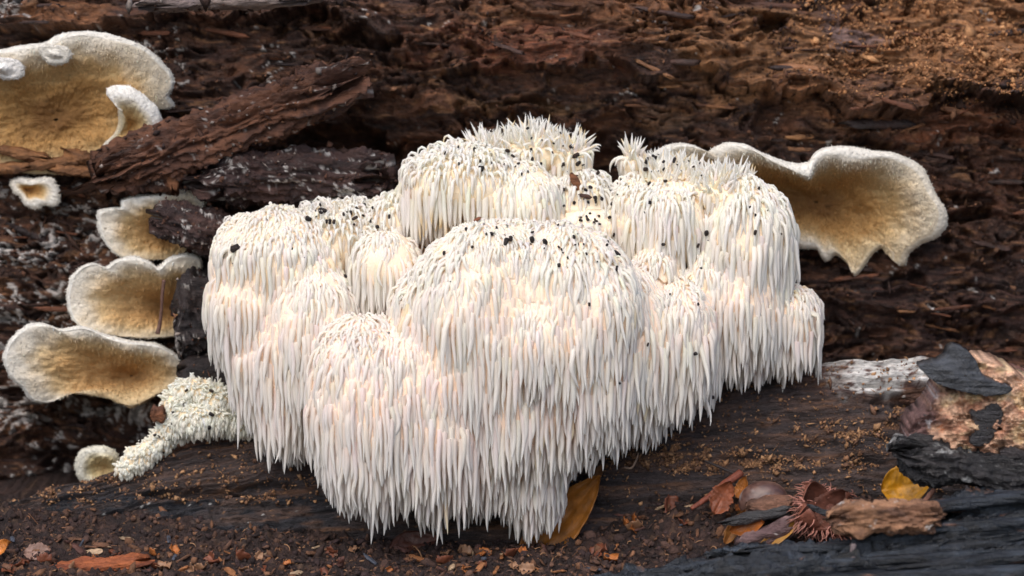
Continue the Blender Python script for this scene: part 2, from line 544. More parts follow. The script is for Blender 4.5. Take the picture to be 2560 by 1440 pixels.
c = mixc(c, lin(196, 194, 190), sstep(.74, .85, n2(SU / 10, sv / 8, 391) + .4 * n2(SU / 60, sv / 40, 392)) * lowleft)
slab = mesh('sapwood_lip', np.stack([EP[..., 0], SYd, SZd], -1), grid_faces(len(su), len(sp))[:, ::-1], M_SLAB, log, c, log_o, porigin=log_o)


def chunk_geo(Lh, Wh, Hh, seed, nl=70, na=56, rag=.25, amp=1.0, power=3.0, grain=6.0, strata=0.0, rough=1.0):
    """piece of wood along local x: half-length Lh, half-depth Wh (y), half-height Hh (z)"""
    tt = np.sin(np.linspace(-1, 1, nl) * math.pi / 2)
    an = np.linspace(0, 2 * math.pi, na, endpoint=False)
    A, T = np.meshgrid(an, tt)
    cs, sn = np.cos(A), np.sin(A)
    k = (np.abs(cs) ** power + np.abs(sn) ** power) ** (-1 / power)
    endr = 1 + rag * fbm2(cs * 2.3 + 7.1 * np.sign(T), sn * 2.3 + seed, 3, seed)
    prof = np.clip(1 - np.abs(T) ** 7, 0, 1) ** .33
    taper = 1 - .18 * n2(T * 1.4 + seed, T * 0 + 1.3, seed + 4) * 1.6
    x = T * Lh * (1 + (endr - 1) * np.abs(T) ** 3)
    y = cs * k * Wh * prof * taper
    z = sn * k * Hh * prof * taper
    m = min(Wh, Hh)
    f = fbm3(x / (m * grain * .5), y / (m * .8), z / (m * .8), 4, seed + 9) * .32 + rough * (.1 * np.abs(n3(x / (m * grain * .2), y / (m * .22), z / (m * .22), seed + 11)) \
        + .07 * n3(x / (m * .4), y / (m * .16), z / (m * .12), seed + 12) + .05 * n3(x / (m * .15), y / (m * .12), z / (m * .12), seed + 13))
    if strata:
        ph = (z + y * .3) / (m * .42) + .8 * fbm2(x / (m * 3), y / m, 2, seed + 21)
        saw = ph - np.floor(ph)
        f = f + strata * (np.where(saw < .85, saw / .85, (1 - saw) / .15) - .5) * np.clip(.6 + n2(x / (m * 2), z / m + y / m, seed + 22), 0, 1.5)
    f = f * amp * m
    P = np.stack([x + 0 * f, y + cs * f, z + sn * f], -1)
    return P.reshape(-1, 3), grid_faces(na, nl, True), f.reshape(-1) / m


def place(P, c, rot=(0, 0, 0), scale=1):
    Rm = np.array(Euler([math.radians(r) for r in rot]).to_matrix())
    return (P * scale) @ Rm.T + np.asarray(c, float)


def wood_cols(P, f, cs, seed, scl=40, mould=0.0, mcol=(200, 194, 188)):
    q = fbm3(P[:, 0] / (scl * 3), P[:, 1] / scl, P[:, 2] / scl, 4, seed)
    c = mixc(lin(*cs[0]), lin(*cs[1]), sstep(-.4, .5, q))
    if len(cs) > 2:
        c = mixc(c, lin(*cs[2]), sstep(.1, .55, fbm3(P[:, 0] / (scl * 2), P[:, 1] / (scl * .7), P[:, 2] / (scl * .7), 3, seed + 3)) * .8)
    if mould:
        fl = fbm3(P[:, 0] / 60, P[:, 1] / 34, P[:, 2] / 30, 2, seed + 7) + .75 * fbm3(P[:, 0] / 13, P[:, 1] / 10, P[:, 2] / 9, 3, seed + 8)
        c = mixc(c, lin(*mcol), sstep(.62, .95, fl + mould) * .8)
    return c


PIECES = []


def wood_piece(name, c, half, rot, cs, seed, parent=None, mat=None, mould=0, porigin=(0, 0, 0), nl=70, na=56, scl=40, **kw):
    P, F, f = chunk_geo(*half, seed, nl=nl, na=na, **kw)
    cc = wood_cols(P, f, cs, seed + 50, scl, mould)
    if name == 'split_piece' and half[0] > 80: PIECES.append(place(P, c, rot))
    return mesh(name, place(P, c, rot), F, mat or M_CHUNK, parent, cc, c, porigin=porigin)


# slivers and fibres of wood standing off the rotten face, along the grain
SLV = [((96, 62, 44), (66, 44, 36)), ((138, 94, 62), (104, 70, 50)), ((72, 50, 42), (50, 37, 33)), ((162, 116, 78), (120, 84, 60)), ((112, 68, 46), (80, 52, 40)), ((60, 44, 40), (42, 33, 31))]
slv_mesh = []
for k, cs2 in enumerate(SLV * 2):
    P, F, f = chunk_geo(44, 5.5, 4.2, 1300 + k, nl=18, na=8, rag=.5, amp=1.1, power=3, grain=9)
    me = bpy.data.meshes.new('wood_sliver')
    fill_mesh(me, P * S, F, wood_cols(P, f, cs2, 1300 + k, 12), True)
    me.materials.append(M_CHUNK)
    slv_mesh.append(me)
sv_u = rng.integers(20, len(wu) - 20, 4000); sv_v = rng.integers(4, len(wv_core) - 40, 4000)
dens = fbm2(wu[sv_u] / 160, wv_core[sv_v] / 70, 3, 1290)
okk = (wu[sv_u] > -80) & (wu[sv_u] < 2640) & (wv_core[sv_v] < 1180) & (dens > -.05)
nsl = 0
for iu, iv in zip(sv_u[okk], sv_v[okk]):
    if nsl >= 260: break
    row = iv + 25
    if WY[row, iu] > WY[row - 3, iu] + 30: continue
    p = np.array([WX[row, iu], WY[row, iu] - 1.5, WZ[row, iu]])
    tu = wu[iu] < 950
    o = link('wood_sliver', slv_mesh[int(rng.choice([0, 2, 4, 5, 6, 8, 10, 11]) if tu else rng.integers(0, 12))], log, p - log_o)
    k_ = float(np.exp(rng.normal(-.2, .4)))
    o.scale = (k_ * rng.uniform(.6, 1.3), k_, k_ * rng.uniform(.6, 1.3))
    o.rotation_euler = (rng.uniform(0, 6.28), rng.normal(.0, .16), rng.normal(0, .14))
    nsl += 1

BR = [(80, 52, 40), (112, 74, 54), (52, 36, 31)]
DK = [(54, 38, 36), (74, 52, 46), (36, 28, 28)]
BK = [(40, 34, 34), (58, 48, 46), (28, 24, 26)]
# long pieces that have split off but still hang on the log
wood_piece('split_piece', at(570, 318, 230), (300, 70, 62), (-12, -21, 0), BR, 901, log, M_CHUNK, -.05, log_o, 200, 130, rag=.6, strata=.5, rough=2.6, power=2.4)
wood_piece('split_piece', at(385, 432, 240), (85, 55, 50), (0, -8, 10), BR, 902, log, M_CHUNK, .05, log_o, rag=.5, strata=.25, amp=1.3)
wood_piece('split_piece', at(425, 418, 190), (62, 12, 14), (0, 80, 0), [(150, 100, 66), (120, 78, 52)], 903, log, M_CHUNK, 0, log_o, 40, 24, rag=.5)
wood_piece('split_piece', at(725, 440, 255), (225, 80, 62), (-8, 2, 0), DK, 904, log, M_CHUNK, .22, log_o, 170, 110, rag=.5, strata=.4, rough=2.4, power=2.6)
wood_piece('split_piece', at(500, 572, 190), (108, 70, 48), (0, 14, -8), DK, 905, log, M_CHUNK, .3, log_o, 110, 80, rag=.5, amp=1.2, rough=2.4, power=2.3)
wood_piece('split_piece', at(545, 790, 210), (100, 90, 110), (0, 0, 0), BK, 906, log, M_CHUNK, .16, log_o, 110, 100, amp=1.3, power=2.4, rough=2)
wood_piece('split_piece', at(545, 930, 170), (92, 60, 46), (-4, 2, 0), BK, 907, log, M_CHUNK, 0, log_o, 70, 50, power=4, amp=.6)
wood_piece('split_piece', at(590, 985, 120), (58, 20, 22), (0, -4, 0), BK, 908, log, M_CHUNK, 0, log_o, 50, 30, rag=.4)
wood_piece('split_piece', at(565, 8, 60), (170, 60, 16), (-8, -2, 2), [(112, 98, 94), (140, 124, 116), (80, 70, 70)], 909, log, M_SLAB, 0, log_o, 90, 50, rag=.5, amp=1.2)
wood_piece('split_piece', at(10, 340, 330), (52, 14, 26), (0, -58, 0), [(176, 112, 66), (140, 88, 54)], 910, log, M_CHUNK, 0, log_o, 40, 24, rag=.4)
TN = [(150, 104, 66), (118, 80, 52), (90, 62, 44)]
for (a_, b_, ang, ln_, sd) in ((60, 385, 12, 60, 921), (140, 405, -8, 70, 922), (215, 395, 20, 46, 923), (20, 420, -4, 60, 925), (190, 425, 5, 56, 927)):
    wood_piece('split_piece', at(a_, b_, 305), (ln_, 26, 13), (0, ang, 0), TN, sd, log, M_CHUNK, 0, log_o, 50, 30, rag=.6, amp=1.3, rough=1.8)
wood_piece('split_piece', at(2290, 1040, 60), (62, 26, 15), (0, 3, 0), [(110, 80, 62), (84, 62, 52)], 911, log, M_CHUNK, 0, log_o, 50, 32, rag=.4)
wood_piece('split_piece', at(2330, 985, 90), (70, 30, 22), (0, -6, 0), [(104, 74, 60), (76, 56, 50)], 912, log, M_CHUNK, .1, log_o, 60, 40, rag=.5, strata=.3)
wood_piece('split_piece', at(2560, 960, 60), (90, 70, 34), (0, 12, 0), [(128, 90, 76), (100, 70, 62)], 913, log, M_CHUNK, .1, log_o, 70, 50, rag=.3, strata=.3)

# ------------------------------------------------------------------ lion's-mane fungus
# lobes: px, py, y, rx, ry, rz, spine length, upright crest (0..1), curliness
LOBES = [
    (700, 640, 70, 172, 150, 118, 80, .3, .6), (850, 592, 120, 120, 130, 84, 70, .7, .6), (630, 750, 50, 112, 130, 118, 105, 0, .3), (672, 885, 25, 98, 120, 125, 105, 0, .2),
    (785, 855, -20, 132, 130, 200, 110, 0, .5), (725, 985, 0, 86, 110, 95, 115, 0, .2),
    (965, 655, -10, 84, 90, 80, 105, 0, .3), (985, 548, 120, 72, 80, 64, 65, .6, .4),
    (1155, 458, 90, 148, 130, 90, 115, .6, .3), (1290, 500, 70, 110, 110, 95, 80, .2, .9), (1075, 490, 110, 70, 90, 80, 105, .4, .3),
    (1335, 385, 180, 72, 80, 56, 55, 1, .5), (1425, 405, 160, 58, 70, 56, 55, 1, .4), (1455, 500, 120, 76, 80, 75, 50, .6, .9), (1235, 392, 190, 55, 60, 42, 45, 1, .5),
    (1465, 575, 80, 75, 80, 60, 50, .4, 1.), (1340, 580, 60, 90, 80, 56, 50, .2, 1.),
    (1200, 830, -140, 185, 160, 265, 115, .12, .7), (1425, 830, -130, 190, 160, 260, 110, .12, 1.), (1570, 850, -70, 118, 130, 185, 115, 0, .5),
    (1290, 1000, -150, 160, 130, 130, 120, 0, .2), (1320, 700, -100, 230, 150, 140, 95, .15, .9),
    (1055, 790, -120, 80, 120, 110, 110, 0, .5),
    (1165, 770, -185, 112, 110, 95, 105, 0, .4), (1340, 850, -205, 118, 110, 100, 105, 0, .3), (1500, 770, -165, 100, 110, 85, 100, 0, .7), (1235, 650, -150, 100, 100, 75, 90, .1, .7), (860, 1010, -205, 80, 90, 90, 100, 0, .3), (1120, 960, -200, 90, 100, 90, 105, 0, .2),
    (1697, 830, -60, 96, 110, 126, 110, 0, .5), (1620, 920, -50, 100, 110, 88, 110, 0, .2), (1745, 880, -10, 55, 90, 60, 100, 0, .2),
    (900, 940, -170, 118, 130, 150, 110, 0, 1.), (940, 1030, -190, 152, 140, 185, 120, 0, .3), (1085, 1065, -175, 140, 130, 150, 120, 0, .2), (1015, 950, -180, 120, 120, 140, 115, 0, .3),
    (1325, 1160, -90, 88, 100, 100, 105, 0, .3), (1200, 1120, -120, 115, 100, 95, 110, 0, .2), (1405, 1035, -100, 90, 100, 85, 95, 0, .2),
    (1580, 408, 160, 30, 45, 34, 42, 1, .3), (1670, 448, 140, 80, 80, 36, 42, 1, .5), (1665, 560, 60, 105, 110, 105, 110, .3, .4), (1862, 600, 60, 120, 120, 150, 115, .3, .4),
    (1580, 530, 90, 52, 80, 85, 70, .5, .7), (1785, 480, 100, 100, 100, 46, 48, 1, .4), (1835, 745, 30, 122, 110, 120, 110, 0, .2), (1755, 720, 0, 50, 70, 80, 110, 0, .3), (1640, 670, 0, 60, 80, 60, 55, .3, .8),
    (1972, 795, 80, 80, 90, 86, 95, .2, .5), (1895, 815, 60, 70, 80, 75, 85, 0, .2), (1840, 845, 40, 50, 70, 55, 75, 0, .3),
]
# lower tiers carry shorter spines, so their flesh reaches further down
LOBES = [l if l[7] > .3 else (l[0], l[1] + 10, l[2], l[3] + 4, l[4], l[5] + 12) + l[6:] for l in LOBES]
LC = np.array([at(l[0], l[1], l[2]) for l in LOBES])
LR = np.array([[l[3], l[4], l[5]] for l in LOBES], float)


def inside_value(p, skip=None):
    """smallest ellipsoid value over the lobes (below 1: inside)"""
    q = ((p[:, None, :] - LC[None]) / LR[None])
    v = (q ** 2).sum(-1)
    if skip is not None:
        v[np.arange(len(p)), skip] = 9
    return v.min(1)


BLEND = 11.0


def fused(p):
    """signed distance (about) to the lobes melted into one another, and its outward direction"""
    dlt = p[:, None, :] - LC[None]
    q = np.sqrt(((dlt / LR[None]) ** 2).sum(-1)) + 1e-6
    dist = np.linalg.norm(dlt, axis=-1) * (1 - 1 / q)
    m = dist.min(1, keepdims=True)
    e = np.exp(-(dist - m) / BLEND)
    f = m[:, 0] - BLEND * np.log(e.sum(1))
    g = dlt / LR[None] ** 2
    g = g / np.maximum(np.linalg.norm(g, axis=-1, keepdims=True), 1e-9)
    g = (g * (e / e.sum(1, keepdims=True))[..., None]).sum(1)
    return f, g / np.maximum(np.linalg.norm(g, axis=1, keepdims=True), 1e-9)


def melt(p, steps=3, most=34):
    p0 = p.copy()
    for _ in range(steps):
        f, g = fused(p)
        p = p - np.clip(f, -14, 14)[:, None] * g
    d = p - p0
    ln = np.linalg.norm(d, axis=1, keepdims=True)
    return p0 + d * np.minimum(1, most / np.maximum(ln, 1e-6)), fused(p)[1]


def tubes(root, d0, L, r0, grav, curl, seg=8, sides=6, seed=0, tipk=3.4, slope=None):
    """tapered, drooping spines; returns verts (N, rings*sides, 3), t per ring"""
    N = len(root)
    g = np.array([0, 0, -1.0])
    b = np.cross(d0, g)
    nb = np.linalg.norm(b, axis=1, keepdims=True)
    b = np.where(nb > .05, b / np.maximum(nb, 1e-6), np.array([1.0, 0, 0]))
    pos = root.copy()
    rings, ts = [], 1 - (1 - np.linspace(0, 1, seg + 1)) ** 1.35
    r_ = np.random.default_rng(seed)
    ph = r_.uniform(0, 6.28, (N, 2))
    fr = r_.uniform(.5, 1.3, N)
    for k, tk in enumerate(ts):
        w = np.clip(grav * (tk * 2.1 + .08), 0, 1)[:, None]
        w = w * w * (3 - 2 * w)
        gt = g if slope is None else slope * (1 - tk) ** 1.3 + g * (1 - (1 - tk) ** 1.3)
        d = d0 * (1 - w) + gt * w
        wob = curl[:, None] * np.stack([np.sin(ph[:, 0] + 6 * fr * tk), .6 * np.cos(ph[:, 1] + 5 * fr * tk), .3 * np.sin(ph[:, 1] + 7 * fr * tk)], -1)
        d = d + wob * (.25 + .75 * tk)
        d = d / np.linalg.norm(d, axis=1, keepdims=True)
        if k:
            pos = pos + d * (L * (tk - ts[k - 1]))[:, None]
        v = np.cross(d, b); v /= np.maximum(np.linalg.norm(v, axis=1, keepdims=True), 1e-6)
        u = np.cross(v, d)
        rad = r0 * np.maximum((1 - tk ** tipk) ** .8 * (1 - .15 * tk), .05)
        an = np.arange(sides) * 2 * math.pi / sides
        ring = pos[:, None, :] + rad[:, None, None] * (np.cos(an)[None, :, None] * u[:, None, :] + np.sin(an)[None, :, None] * v[:, None, :])
        rings.append(ring)
    return np.stack(rings, 1), ts


def tube_faces(seg, sides):
    return grid_faces(sides, seg + 1, True)


roots, norms, lob = [], [], []
for i, l in enumerate(LOBES):
    rx, ry, rz = LR[i]
    area = 4 * math.pi * (((rx * ry) ** 1.6 + (rx * rz) ** 1.6 + (ry * rz) ** 1.6) / 3) ** (1 / 1.6)
    n = int(area / 42)
    k = np.arange(n) + .5
    ph = np.arccos(1 - 2 * k / n); th = math.pi * (1 + 5 ** .5) * k
    p = np.stack([np.cos(th) * np.sin(ph), np.sin(th) * np.sin(ph), np.cos(ph)], -1)
    p = p + rng.normal(0, .03, p.shape); p /= np.linalg.norm(p, axis=1, keepdims=True)
    nn = p / LR[i]; nn /= np.linalg.norm(nn, axis=1, keepdims=True)
    P = LC[i] + p * LR[i]
    ok = (nn[:, 1] < .35) & (inside_value(P, np.full(n, i)) > .96)
    roots.append(P[ok]); norms.append(nn[ok]); lob.append(np.full(ok.sum(), i))
roots = np.concatenate(roots); lob = np.concatenate(lob)
roots, norms = melt(roots)
bk = fbm3(roots[:, 0] / 60, roots[:, 1] / 60, roots[:, 2] / 60, 2, 400)
roots = roots + norms * (14 * bk)[:, None]
ok = norms[:, 1] < .4
roots, norms, lob = roots[ok], norms[ok], lob[ok]
# thin to an even spacing; closer on the tops, wider where long spines overlap
order = rng.permutation(len(roots))
cell = {}
keep = []
for j in order:
    p = roots[j]; up = norms[j, 2]
    sp_ = 7.6 if up > .35 else 12.2
    key = (int(p[0] // 20), int(p[1] // 20), int(p[2] // 36))
    bad = False
    for dx in (-1, 0, 1):
        for dy in (-1, 0, 1):
            for dz in (-1, 0, 1):
                for q in cell.get((key[0] + dx, key[1] + dy, key[2] + dz), ()):
                    if (q[0] - p[0]) ** 2 + (q[1] - p[1]) ** 2 + (.3 if up > .35 else .22) * (q[2] - p[2]) ** 2 < sp_ * sp_:
                        bad = True; break
                if bad: break
            if bad: break
        if bad: break
    if not bad:
        cell.setdefault(key, []).append(tuple(p)); keep.append(j)
roots, norms, lob = roots[keep], norms[keep], lob[keep]
LA = np.array([[l[6] * .9, l[7], l[8]] for l in LOBES])
Ls, crest, curly = LA[lob].T
up = norms[:, 2]
N = len(roots)
rz_ = rng.normal(0, 1, N)
topness = sstep(.25, .8, up)
Lr = Ls * (1 - .55 * topness) * np.exp(.2 * rz_) * (1 + .3 * n3(roots[:, 0] / 70, roots[:, 1] / 70, roots[:, 2] / 50, 404)) * (1 - .3 * sstep(-.1, -.8, up))
Lr = np.where((crest > .5) & (up > .2), 30 + 32 * rng.random(N) ** 1.5, Lr)
r0 = (6.9 - 2.5 * sstep(.1, .7, up)) * np.exp(rng.normal(0, .13, N))
r0 = np.where((crest > .5) & (up > .2), 5.2, r0)
uprt = np.clip(crest * sstep(.15, .7, up), 0, 1)
grav = 1.25 * (1 - .93 * uprt) * np.exp(rng.normal(0, .18, N))
grav = np.where(up < 0, 2.2, grav)
lean = np.stack([n3(roots[:, 0] / 60, roots[:, 1] / 60, roots[:, 2] / 60, 401), n3(roots[:, 0] / 60, roots[:, 1] / 60, roots[:, 2] / 60, 402), 0 * up], -1)
clump = np.stack([n3(roots[:, 0] / 24, roots[:, 1] / 24, roots[:, 2] / 40, 407 + k) for k in range(3)], -1)
stray = (rng.random(N) < .035)[:, None] * rng.normal(0, .6, (N, 3))
d0 = stray + norms * (.55 + .35 * topness)[:, None] + rng.normal(0, .13, (N, 3)) + lean * .2 + clump * .26 + np.array([0, 0, -.6]) * (1 - topness)[:, None] + uprt[:, None] * (np.array([0, -.1, .45]) + rng.normal(0, .38, (N, 3)))
d0[:, 2] = np.where(up < 0, np.minimum(d0[:, 2], -.3), d0[:, 2])
d0 /= np.linalg.norm(d0, axis=1, keepdims=True)
curl = .05 + .13 * rng.random(N) + .35 * (rng.random(N) < .03) + .5 * curly * topness * (1 - uprt) + .16 * curly * sstep(-.2, .4, up)
curl = curl * (1 - .7 * uprt)
SEG, SID = 7, 5
# on the upper faces spines follow the slope of the flesh before they hang free
tang = np.array([0, 0, -1.0]) + norms * up[:, None]
slope = np.where(up[:, None] > 0, tang / np.maximum(np.linalg.norm(tang, axis=1, keepdims=True), .15) + norms * .1, np.array([0, 0, -1.0]))
kt = sstep(.2, .8, up)[:, None]
slope = slope * kt + np.array([0, 0, -1.0]) * (1 - kt)
slope /= np.maximum(np.linalg.norm(slope, axis=1, keepdims=True), .1)
T3, ts = tubes(roots - norms * 4, d0, Lr, r0, grav, curl, SEG, SID, 3, slope=slope, tipk=3.4 - 1.7 * uprt)
# colour: cream at the base, with the peachy shade between spines painted in, whiter towards the tip, a little different on every spine
hgt = sstep(-520, 300, roots[:, 2])
base = mixc(np.tile(lin(248, 232, 221), (N, 1)), lin(251, 244, 231), hgt)
tip = np.tile(lin(250, 248, 244), (N, 1))
base = base * np.exp(rng.normal(0, .025, (N, 3)))
tt_ = (ts[None, :, None] ** .7)
C3 = base[:, None, :] * (1 - tt_) + tip[:, None, :] * tt_
old = (rng.random(N) < .012)[:, None, None]
C3 = np.where(old, C3 * lin(255, 247, 226), C3)
yl = ((rng.random(N) < .18) & (crest > .5))[:, None, None] * sstep(.45, 1, ts)[None, :, None]
C3 = C3 * (1 - yl) + C3 * lin(250, 232, 190) * yl
C3 = np.clip(np.repeat(C3[:, :, None, :], SID, 2), 0, .95)

fun_o = at(1280, 1100, 120)
fun = empty('toothed_fungus', fun_o)
tag(fun, 'huge shaggy white toothed fungus with tiers of long hanging spines', 'fungus')
# the 300 spines that show largest are pieces of their own
mid = T3[:, 5].mean(1)
mu, mv = pix(mid)
zb = {}
for j in range(N):
    k = (int(mu[j] // 11), int(mv[j] // 24))
    if k not in zb or mid[j, 1] < mid[zb[k], 1]:
        zb[k] = j
front = np.array(sorted(zb.values()))
score = (Lr * r0)[front]
big = front[np.argsort(-score)[:300]]
isbig = np.zeros(N, bool); isbig[big] = True
tf = tube_faces(SEG, SID)
nv = (SEG + 1) * SID
for j in big:
    mesh('spine', T3[j].reshape(-1, 3), tf, M_SPINE, fun, C3[j].reshape(-1, 3), roots[j], porigin=fun_o)
rest = np.where(~isbig)[0]
Fr = (tf[None] + (np.arange(len(rest)) * nv)[:, None, None]).reshape(-1, 4)
o = mesh('spine_mass', T3[rest].reshape(-1, 3), Fr, M_SPINE, fun, C3[rest].reshape(-1, 3), fun_o, porigin=fun_o)
o['kind'] = 'stuff'


def sphere_geo(nu=32, nv=22):
    th = np.linspace(0, 2 * math.pi, nu, endpoint=False)
    ph = np.linspace(0, math.pi, nv)
    TH, PH = np.meshgrid(th, ph)
    return np.stack([np.cos(TH) * np.sin(PH), np.sin(TH) * np.sin(PH), np.cos(PH)], -1).reshape(-1, 3), grid_faces(nu, nv, True)


SP_V, SP_F = sphere_geo()
for i, l in enumerate(LOBES):
    P = LC[i] + SP_V * LR[i]
    sel = inside_value(P, np.full(len(P), i)) > .7
    P[sel] = melt(P[sel])[0]
    P = P - SP_V * 5
    cc = np.tile(mixc(lin(247, 220, 196), lin(249, 230, 200), np.array(sstep(900, 450, l[1]))), (len(P), 1))  # peach flesh, its tone also painting in the shade between spines
    mesh('lobe', P, SP_F, M_FLESH, fun, cc, LC[i], porigin=fun_o)
# the thick stem of flesh by which it grows out of the hollow in the log
for (pu, pv, y, rx, ry, rz) in ((1300, 660, 260, 420, 200, 170), (1050, 820, 210, 380, 190, 190), (1500, 820, 200, 380, 190, 170), (1250, 980, 120, 300, 190, 120)):
    P = at(pu, pv, y) + SP_V * np.array([rx, ry, rz])
    mesh('stem', P, SP_F, M_FLESH, fun, np.tile(lin(236, 204, 172), (len(P), 1)), at(pu, pv, y), porigin=fun_o)


# ------------------------------------------------------------------ young toothed fungus on the left, on the log's lip
YL = [(490, 975, 120, 62, 60, 34, 24), (540, 1000, 110, 60, 60, 40, 26), (450, 1015, 115, 48, 50, 44, 24), (590, 1050, 110, 48, 50, 36, 26), (505, 1045, 85, 82, 52, 44, 28), (440, 1065, 105, 46, 46, 34, 24), (405, 1100, 98, 30, 36, 34, 20), (378, 1122, 92, 34, 34, 26, 20), (345, 1150, 86, 36, 30, 30, 20), (312, 1172, 84, 24, 28, 24, 18), (335, 1130, 90, 22, 24, 16, 16), (620, 1065, 120, 30, 40, 26, 22)]
yo = at(460, 1090, 130)
yf = empty('young_toothed_fungus', yo)
tag(yf, 'small lumpy white toothed fungus on the log lip below the cream brackets', 'fungus')
yR, yN, yL_ = [], [], []
for (pu, pv, y, rx, ry, rz, L) in YL:
    C0 = at(pu, pv, y); Rr = np.array([rx, ry, rz])
    P = C0 + SP_V * Rr
    mesh('lobe', P, SP_F, M_FLESH, yf, np.tile(lin(240, 216, 180), (len(P), 1)), C0, porigin=yo)
    n = int((rx * rz * 4) / 26)
    p = rng.normal(0, 1, (n, 3)); p[:, 1] = -np.abs(p[:, 1]); p /= np.linalg.norm(p, axis=1, keepdims=True)
    yR.append(C0 + p * Rr); yN.append(p); yL_.append(np.full(n, L))
yR = np.concatenate(yR); yN = np.concatenate(yN); yL_ = np.concatenate(yL_) * rng.uniform(.45, 1.0, len(yR))
yR = yR + 5 * np.stack([n3(yR[:, 0] / 25, yR[:, 1] / 25, yR[:, 2] / 25, 431 + k) for k in range(3)], -1)
yd = yN + rng.normal(0, .5, yN.shape) + np.array([0, -.2, -.1]); yd /= np.linalg.norm(yd, axis=1, keepdims=True)
Y3, _ = tubes(yR - yN * 3, yd, yL_, rng.uniform(3.0, 6, len(yR)), np.where(yN[:, 2] > .3, .2, .6), np.full(len(yR), .2), 5, 5, 9)
Yc = np.clip(np.tile(lin(250, 246, 234), (len(yR), 6 * 5, 1)) * np.exp(rng.normal(0, .04, (len(yR), 1, 1))), 0, .93)
Yf = (tube_faces(5, 5)[None] + (np.arange(len(yR)) * 30)[:, None, None]).reshape(-1, 4)
o = mesh('spine_mass', Y3.reshape(-1, 3), Yf, M_SPINE, yf, Yc.reshape(-1, 3), yo, porigin=yo)
o['kind'] = 'stuff'

# ------------------------------------------------------------------ bracket fungi
def closed_curve(pts, n):
    p = np.array(pts, float)
    m = len(p)
    out = []
    for i in range(m):
        p0, p1, p2, p3 = p[i - 1], p[i], p[(i + 1) % m], p[(i + 2) % m]
        for t_ in np.linspace(0, 1, 24, endpoint=False):
            out.append(.5 * ((2 * p1) + (-p0 + p2) * t_ + (2 * p0 - 5 * p1 + 4 * p2 - p3) * t_ ** 2 + (-p0 + 3 * p1 - 3 * p2 + p3) * t_ ** 3))
    out = np.array(out)
    seg = np.linalg.norm(np.roll(out, -1, 0) - out, axis=1)
    s = np.concatenate([[0], np.cumsum(seg)])
    q = np.linspace(0, s[-1], n, endpoint=False)
    o2 = np.vstack([out, out[:1]])
    return np.stack([np.interp(q, s, o2[:, k]) for k in range(o2.shape[1])], -1)


CREAM = [(236, 230, 218), (218, 190, 140), (196, 150, 92), (132, 92, 52)]  # last tone: brown centre, darkened further to paint the shade in the recess


